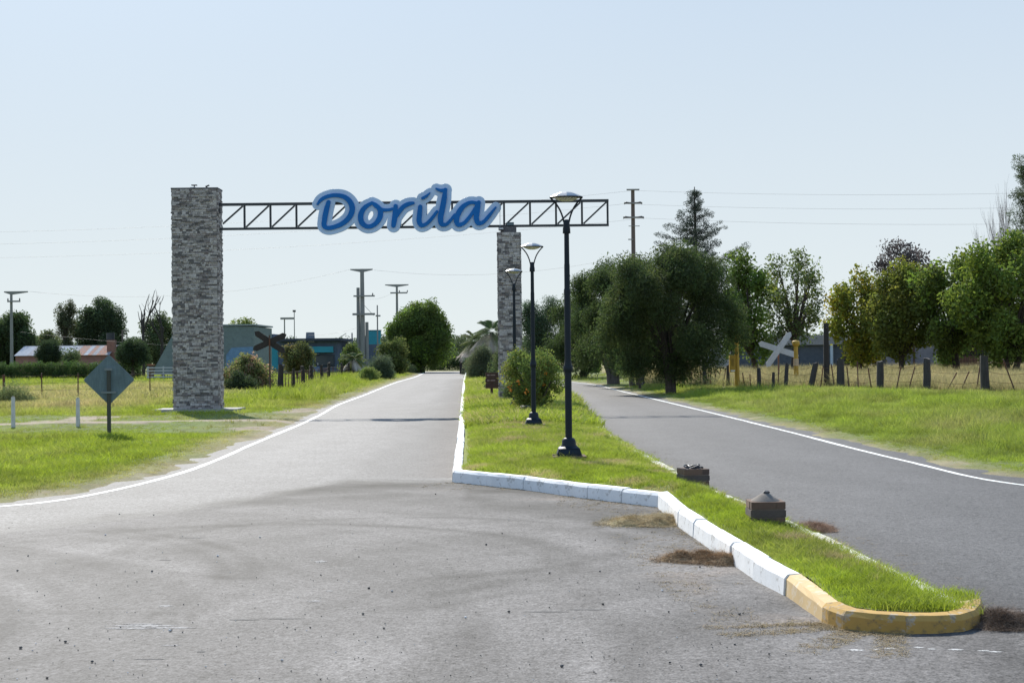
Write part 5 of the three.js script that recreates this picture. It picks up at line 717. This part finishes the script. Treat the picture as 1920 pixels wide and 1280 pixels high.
// far side of the pale carriageway
tree('round_tree', 'large round dense tree standing at the end of the pale carriageway', 788, 158, [720, 858, 568, 702], { kind: 'dense', tone: [0.062, 0.092, 0.02], n: 560, lobes: 16, trunk: 0.35, sc: 1.5, shell: 0.6, accents: [[0.10, 0.145, 0.02], 0.2], stems: 2 });
tree('garden_tree', 'wide dark tree behind the hedge pole', 12, 165, [-60, 70, 584, 692], { kind: 'dense', tone: [0.04, 0.062, 0.022], n: 420, lobes: 12, trunk: 0.3, sc: 1.5 });
tree('garden_tree', 'dense dark grove tree behind the pink house', 190, 178, [132, 248, 562, 690], { kind: 'dense', tone: [0.038, 0.058, 0.024], n: 480, lobes: 12, trunk: 0.3, sc: 1.5 });
tree('garden_tree', 'slender upright poplar beside the dense grove', 121, 176, [104, 140, 552, 665], { kind: 'leaf', tone: [0.06, 0.07, 0.035], n: 130, lobes: 9, trunk: 0.18, sc: 1.2 });
tree('garden_tree', 'loose grey-green trees beside the dead snag', 295, 160, [248, 345, 590, 700], { kind: 'leaf', tone: [0.055, 0.075, 0.03], n: 240, lobes: 10, trunk: 0.18, twigs: 3, sc: 1.3 });
tree('garden_tree', 'low olive trees between the hedge pole and the poplar', 88, 200, [38, 128, 622, 690], { kind: 'leaf', tone: [0.06, 0.075, 0.03], n: 200, lobes: 9, trunk: 0.15, sc: 1.5 });
tree('garden_tree', 'feathery pale tree rising behind the grey-green hall', 450, 150, [425, 485, 594, 660], { kind: 'airy', tone: [0.10, 0.13, 0.035], n: 220, lobes: 7, trunk: 0.15, sc: 1.3, twigs: 4 });
tree('garden_tree', 'round orange-tinged bush in front of the turquoise building', 557, 110, [528, 584, 645, 700], { kind: 'dense', tone: [0.075, 0.085, 0.028], n: 110, lobes: 7, trunk: 0.09, cat: 'bush', accents: [[0.14, 0.11, 0.04], 0.3] });
tree('garden_tree', 'broad green shrub at the foot of the slim concrete pole', 738, 140, [705, 768, 635, 706], { kind: 'leaf', tone: [0.07, 0.09, 0.025], n: 150, lobes: 8, trunk: 0.1, cat: 'bush', sc: 1.2 });
tree('garden_tree', 'bushy green shrub between the two concrete poles', 655, 136, [636, 678, 650, 704], { kind: 'leaf', tone: [0.075, 0.10, 0.025], n: 100, lobes: 7, trunk: 0.1, cat: 'bush', sc: 1.1 });
tree('garden_tree', 'blue-green shrub before the stout concrete pole', 712, 112, [688, 738, 670, 714], { kind: 'fine', tone: [0.06, 0.085, 0.045], n: 90, lobes: 6, trunk: 0.06, cat: 'bush', sc: 1.1 });
{ // clipped round bushes and the clipped hedge
  for (const [px, d, cr, lab] of [[91, 132, [63, 118, 640, 688], 'clipped dark round bush in front of the corrugated roof'], [248, 126, [217, 279, 636, 690], 'clipped dark round bush beside the brick gate pillar']]) tree('clipped_bush', lab, px, d, cr, { kind: 'dense', tone: [0.028, 0.045, 0.018], n: 190, lobes: 24, trunk: 0.14, cat: 'bush', shell: 0.7, group: 'clipped round bushes', sc: 0.75 });
  const hg = thing('hedge', 'low clipped green hedge in front of the pink house', 'hedge', atD(110, 128)); const pl = [], r = rng(9), wH = P(240, 680, 128).x - P(-60, 680, 128).x; for (let i = 0; i < 330; i++) pl.push([V((r() - 0.5) * wH, rr(r, 0.2, 1.25), (r() - 0.5) * 0.9), rr(r, 0.6, 0.95)]); crownMesh(hg, 'dense', pl, [0.045, 0.075, 0.02], 5);
  for (const [px, lab] of [[282, 'low brick gate pillar with a coping at the field edge']]) { const b = atD(px, 122), t = thing('gate_pillar', lab, 'pillar', b), m = mat([0.38, 0.13, 0.075], 0.9, { map: grimeMap }); for (let c = 0; c < 6; c++) part('brick_course', boxUV(box(0.42 - (c % 2) * 0.01, 0.19, 0.42 - (c % 2) * 0.01, 0, 0.05 + c * 0.20, 0)), brickMat[c % 3], t); part('coping', box(0.52, 0.08, 0.52, 0, 1.2, 0), m, t); }
  const rf = thing('rail_fence', 'pale rail fence in front of the sloping hall end', 'fence', atD(305, 119)), pale = mat([0.42, 0.44, 0.46], 0.8); for (let k = 0; k < 4; k++) part('rail', box(2.6, 0.09, 0.05, 0, 0.25 + k * 0.24, 0), pale, rf); for (const x of [-1.2, 0, 1.2]) part('post', box(0.09, 1.15, 0.09, x, 0.5, -0.072), pale, rf);
  const yp = thing('low_bush', 'small grey-green bush at the wire fence of the open field', 'bush', atD(24, 58)), p2 = []; for (let i = 0; i < 70; i++) { const a = r() * 6.28, R = Math.sqrt(r()); p2.push([V(Math.cos(a) * R * 0.75, rr(r, 0.1, 0.75) * (1.1 - R * R), Math.sin(a) * R * 0.6), rr(r, 0.4, 0.7)]); } crownMesh(yp, 'fine', p2, [0.10, 0.125, 0.05], 6);
}
// far woods closing the horizon
{ const r = rng(123), o = new THREE.Group(); o.name = 'distant_woods'; tag(o, 'distant woods along the horizon behind the houses', 'woods', null, 'stuff'); scene.add(o); const pl = []; for (let i = 0; i < 2600; i++) { const x = rr(r, -150, 150), h = 3.0 + 3.0 * fbm(x * 0.05, 3); pl.push([V(x, rr(r, 0.2, 1) * h, -rr(r, 300, 330)), rr(r, 2.4, 4.2)]); } crownMesh(o, 'dense', pl, [0.045, 0.065, 0.028], 77); }
// bushes beside the road
function bush(label, px, d, wpx, hpx, o = {}) {
  const b = o.base ?? atD(px, d), s = d / F, root = thing('bush', label, 'bush', b, 0, o.group), r = rng((px | 0) + 5), w = wpx * s / 2, h = hpx * s, pl = [];
  for (let i = 0; i < (o.n ?? 90); i++) { const a = r() * 6.283, R = Math.sqrt(r()), y = rr(r, o.low ?? 0.08, 1); const k = Math.sin(Math.PI * Math.min(1, 0.25 + y * 0.72)); pl.push([V(Math.cos(a) * R * w * k, y * h * 0.93 + 0.05 * (r() - 0.5), Math.sin(a) * R * w * k * 0.8), (o.sc ?? 0.6) * rr(r, 0.6, 1.2)]); }
  for (let k = 0; k < (o.stems ?? 4); k++) part('stem', tube([V((r() - 0.5) * 0.15, -0.08, (r() - 0.5) * 0.15), V((r() - 0.5) * w, h * 0.45, (r() - 0.5) * w), V((r() - 0.5) * w * 1.5, h * 0.85, (r() - 0.5) * w)], [0.022, 0.015, 0.006], 5), barkGrey, root);
  crownMesh(root, o.kind ?? 'leaf', pl, o.tone ?? [0.07, 0.095, 0.025], px | 0, 0.3, o.accents); return root;
}
{ // bush with orange flowers round the lamp on the median
  const b = P(996, 768, 38.6); b.y = medianY(b.x, 38.6); const root = tree('bush', 'loose leafy bush with orange flowers on the median', 996, 38.6, [936, 1056, 660, 764], { base: b, kind: 'tiny', tone: [0.10, 0.135, 0.032], n: 170, lobes: 20, ls: [0.12, 0.26], trunk: 0.035, stems: 5, twigs: 4, shell: 0.2, sc: 0.85, cat: 'bush', accents: [[0.14, 0.15, 0.03], 0.2] });
  const r = rng(15), fm = mat([0.75, 0.26, 0.03], 0.7, { side: THREE.DoubleSide }); for (let i = 0; i < 10; i++) { const a = r() * 6.28, y = rr(r, 0.35, 1.0), g = clumpGeo(900 + i, 9, 0.07, 0.07, 0.7), f = part('flower', g, fm, root); f.position.set(Math.cos(a) * 0.72 * rr(r, 0.4, 1), y * 1.34, Math.abs(Math.sin(a)) * 0.62); }
}
{ const m = (px, d, w, h, lab, o) => { const p = P(px, 700, d); p.y = medianY(p.x, d); bush(lab, px, d, w, h, { base: p, ...o }); };
  m(905, 96, 56, 56, 'grey-green feathery shrub on the median beyond the notice board', { kind: 'fine', tone: [0.075, 0.09, 0.045], n: 130, sc: 0.95 });
  m(975, 45.5, 60, 46, 'plain green shrub at the foot of the narrow tower', { kind: 'tiny', tone: [0.07, 0.10, 0.03], n: 80, sc: 0.8 });
  m(1000, 70, 46, 50, 'plain dark shrub on the median past the narrow tower', { kind: 'leaf', tone: [0.05, 0.075, 0.025], n: 70, sc: 0.7 });
  m(926, 62, 40, 34, 'dark low shrub behind the brown notice board', { kind: 'leaf', tone: [0.035, 0.055, 0.022], n: 50, sc: 0.6 });
  m(888, 106, 30, 34, 'small dark shrub where the median narrows', { kind: 'fine', tone: [0.05, 0.07, 0.03], n: 60, sc: 0.9 });
  m(948, 80, 44, 70, 'tall olive shrub on the median behind the narrow tower', { kind: 'fine', tone: [0.06, 0.08, 0.03], n: 90, sc: 0.9 }); }
bush('flowering reed thicket with pinkish plumes beside the broad tower', 462, 78, 100, 62, { kind: 'leaf', tone: [0.12, 0.135, 0.045], n: 190, accents: [[0.30, 0.19, 0.13], 0.22], sc: 0.8 });
tree('bush', 'low grey-green shrubs in front of the corrugated roof', 132, 136, [112, 150, 655, 690], { kind: 'leaf', tone: [0.07, 0.09, 0.04], n: 50, lobes: 6, trunk: 0.05, cat: 'bush' });
bush('dark hollow thicket at the foot of the reeds', 448, 75, 60, 34, { kind: 'leaf', tone: [0.03, 0.045, 0.018], n: 70, sc: 0.6 });
{ // tall weeds along the dark-posted fence
  const r = rng(818), L = [], geos = [41, 42, 43].map(q => tuftGeo(q, 18, 0.62, 0.24, 0.03, 0.7, 3)); for (let i = 0; i < 2600; i++) { const d = rr(r, 55, 128), t = (d - 55) / 73, xf = P(545 + 118 * Math.pow(t, 0.7), 690, d).x, x = xf + (r() + r() - 1) * 2.0 + 0.3; if (sLeft(x, d) < 0.9) continue; const k = fbm(x * 0.5 + 8, d * 0.22); if (k < 0.40) continue; L.push([x, groundY(x, d) - 0.03, d, rr(r, 0.6, 1.15) * (0.5 + 1.5 * (k - 0.35)), greenMix(r, 0.12 + 0.9 * (fbm(x * 0.8, d * 0.3 + 40) - 0.5)), 1]); }
  scatter('tall_weeds', 'tall green weeds along the dark-posted fence', geos, L, grassMat, 'weeds');
}
bush('leafy weeds at the base of the stout concrete pole', 690, 104, 40, 22, { kind: 'reed', tone: [0.115, 0.15, 0.04], n: 70, sc: 0.9, stems: 2 });
bush('dark bushes under the large round tree', 745, 150, 60, 26, { kind: 'dense', tone: [0.03, 0.045, 0.02], n: 60, sc: 1.1 });
{ const r = rng(44), hg = thing('hedge', 'dark hedge closing the end of the carriageway', 'hedge', atD(830, 178)); const pl = []; for (let i = 0; i < 170; i++) pl.push([V(rr(r, -6, 5), rr(r, 0.2, 1.7), rr(r, -1.2, 1.2)), rr(r, 0.8, 1.5)]); crownMesh(hg, 'dense', pl, [0.045, 0.07, 0.025], 12); }
// palms at the end of the median
function palm(label, px, d, topPy, len, n, tone, seed) {
  const b = atD(px, d), h = P(px, topPy, d).y - b.y, root = thing('palm_tree', label, 'palm', b), r = rng(seed), m = leafMat(tone, 0.3), dryM = mat([0.46, 0.40, 0.32], 0.9, { side: THREE.DoubleSide });
  part('trunk', tube([V(0, -0.2, 0), V(0.05, h * 0.5, 0), V(0, h, 0)], [0.26, 0.2, 0.18], 9), barkGrey, root);
  for (let i = 0; i < n; i++) { const a = i * 2.399, up = rr(r, -0.5, 1.2), dir = V(Math.cos(a) * Math.cos(up), Math.sin(up), Math.sin(a) * Math.cos(up)), mids = []; for (let k = 0; k <= 6; k++) { const t = k / 6; mids.push(V(0, h, 0).addScaledVector(dir, len * t).add(V(0, -len * 0.45 * t * t, 0))); }
    const pos = []; for (let k = 0; k < 26; k++) { const t = 0.18 + 0.8 * k / 26, f = t * 6, i0 = Math.floor(f), p = mids[i0].clone().lerp(mids[Math.min(6, i0 + 1)], f - i0), tan = mids[Math.min(6, i0 + 1)].clone().sub(mids[i0]).normalize(), side = tan.clone().cross(V(0, 1, 0)).normalize(); for (const s of [-1, 1]) { const L = len * 0.34 * Math.sin(Math.PI * (0.15 + 0.8 * t)), e = p.clone().addScaledVector(side, s * L * 0.8).addScaledVector(tan, L * 0.6).add(V(0, -L * 0.35, 0)), w = tan.clone().multiplyScalar(0.03); pos.push(...p.clone().sub(w).toArray(), ...p.clone().add(w).toArray(), ...e.toArray()); } }
    const g = new THREE.BufferGeometry(); g.setAttribute('position', new THREE.Float32BufferAttribute(pos, 3)); g.computeVertexNormals(); part('frond', g, up < -0.2 ? dryM : m, root); }
}
palm('shaggy palm with pale dead fronds at the end of the median', 893, 138, 640, 2.1, 34, [0.10, 0.125, 0.035], 1); palm('second shaggy palm standing close to the narrow tower', 922, 130, 622, 2.2, 36, [0.075, 0.115, 0.03], 2); palm('low palm beside the turquoise building', 662, 132, 672, 1.4, 22, [0.09, 0.12, 0.04], 3);
// conifers
function conifer(name, label, px, d, topPy, wpx, o) {
  const b = atD(px, d), h = P(px, topPy, d).y - b.y, root = thing(name, label, 'tree', b), r = rng(o.seed), pl = [], hw = wpx * d / F / 2;
  part('trunk', tube([V(0, -0.2, 0), V(0.06, h * 0.5, 0), V(0, h, 0)], [0.3, 0.19, 0.03], 9), bark, root);
  let a = r() * 6; for (let y = h * o.from; y < h * 0.985; y += o.gap / o.per * rr(r, 0.5, 1.5)) { const t = (y - h * o.from) / (h * (1 - o.from)), R0_ = hw * (o.shape ? o.shape(t) : Math.pow(1 - t, 0.75)); a += 2.399 + (r() - 0.5) * 1.2; const R = R0_ * rr(r, 0.4, 1.15), e = V(Math.cos(a) * R, y + o.rise * R * rr(r, 0.4, 1.3), Math.sin(a) * R), m = V(Math.cos(a + 0.15) * R * 0.5, y - 0.05 * R, Math.sin(a + 0.15) * R * 0.5); part('branch', tube([V(0, y - 0.05, 0), m, e], [0.05 * (1 - t) + 0.015, 0.03 * (1 - t) + 0.01, 0.008], 4), bark, root); const q = Math.max(2, Math.round(R / o.space)); for (let j = 1; j <= q; j++) { const s = j / q, p = s < 0.5 ? V(0, y - 0.05, 0).lerp(m, s * 2) : m.clone().lerp(e, s * 2 - 1); pl.push([p.add(V((r() - 0.5) * 0.3, -0.12 * r(), (r() - 0.5) * 0.3)), o.sc * rr(r, 0.6, 1.15)]); } }
  crownMesh(root, 'needle', pl, o.tone, o.seed); return root;
}
conifer('cedar_tree', 'tall dark cedar with layered branches behind the broad dark tree', 1306, 112, 350, 190, { seed: 3, from: 0.30, gap: 0.52, per: 5, rise: 0.26, space: 0.34, sc: 0.75, tone: [0.020, 0.030, 0.022], shape: t => Math.min(1, 1.7 * (1 - t)) * (0.8 + 0.35 * Math.abs(Math.sin(t * 17))) });
conifer('cypress_tree', 'tall narrow cypress at the far edge of the leafy trees', 1934, 95, 300, 66, { seed: 4, from: 0.05, gap: 0.34, per: 5, rise: 0.9, space: 0.5, sc: 0.8, tone: [0.035, 0.05, 0.022], shape: t => 0.55 + 0.45 * Math.sin(Math.PI * (0.2 + 0.75 * t)) });
// bare trees
function bareTree(name, label, px, d, topPy, o) {
  const b = atD(px, d), h = P(px, topPy, d).y - b.y, root = thing(name, label, 'tree', b, 0, o.group), r = rng(o.seed), geos = [];
  const grow = (p, dir, len, rad, depth) => { const m = p.clone().addScaledVector(dir, len * 0.5).add(V((r() - 0.5) * len * 0.12, 0, (r() - 0.5) * len * 0.12)), e = p.clone().addScaledVector(dir, len); const g = tube([p, m, e], [rad, rad * 0.8, rad * 0.5], depth > 2 ? 7 : 4); if (depth === o.depth) part('trunk', g, o.m, root); else geos.push(g); if (!depth) return; const n = o.kids; for (let k = 0; k < n; k++) { const t = rr(r, 0.3, 1), q = p.clone().lerp(e, t), a = r() * 6.28, s = o.spread * rr(r, 0.6, 1.2), nd = dir.clone().add(V(Math.cos(a) * s, o.up * rr(r, 0.3, 1), Math.sin(a) * s)).normalize(); grow(q, nd, len * rr(r, 0.42, 0.68), rad * 0.5, depth - 1); } };
  for (const [dx, k] of o.stems) grow(V(dx, 0, 0), V(dx * 0.02, 1, 0).normalize(), h * k * 0.72, o.rad, o.depth);
  part('branches', geos, o.m, root); return root;
}
const twigM = mat([0.34, 0.31, 0.30], 0.95), snagM = mat([0.06, 0.05, 0.045], 0.95, { map: barkMap });
bareTree('bare_poplar', 'taller leafless poplar of fine upright twigs behind the leafy trees', 1880, 118, 402, { seed: 21, depth: 3, kids: 7, spread: 0.17, up: 0.4, rad: 0.06, stems: [[0, 0.82], [0.55, 0.8], [-0.4, 0.74]], m: twigM, group: 'leafless poplars' });
bareTree('bare_poplar', 'shorter leafless poplar of fine upright twigs behind the leafy trees', 1853, 118, 428, { seed: 22, depth: 3, kids: 7, spread: 0.17, up: 0.4, rad: 0.05, stems: [[0, 0.8], [0.5, 0.76]], m: twigM, group: 'leafless poplars' });
bareTree('dead_tree', 'dead dark snag with a few broken limbs beside the clipped bush', 268, 138, 578, { seed: 25, depth: 2, kids: 3, spread: 0.5, up: 0.5, rad: 0.17, stems: [[0, 1.15]], m: snagM });
bareTree('dead_tree', 'half-dead crooked tree beside the broad tower', 305, 136, 576, { seed: 29, depth: 3, kids: 3, spread: 0.6, up: 0.4, rad: 0.16, stems: [[0, 1.0]], m: snagM });
renderer.render(scene, camera);
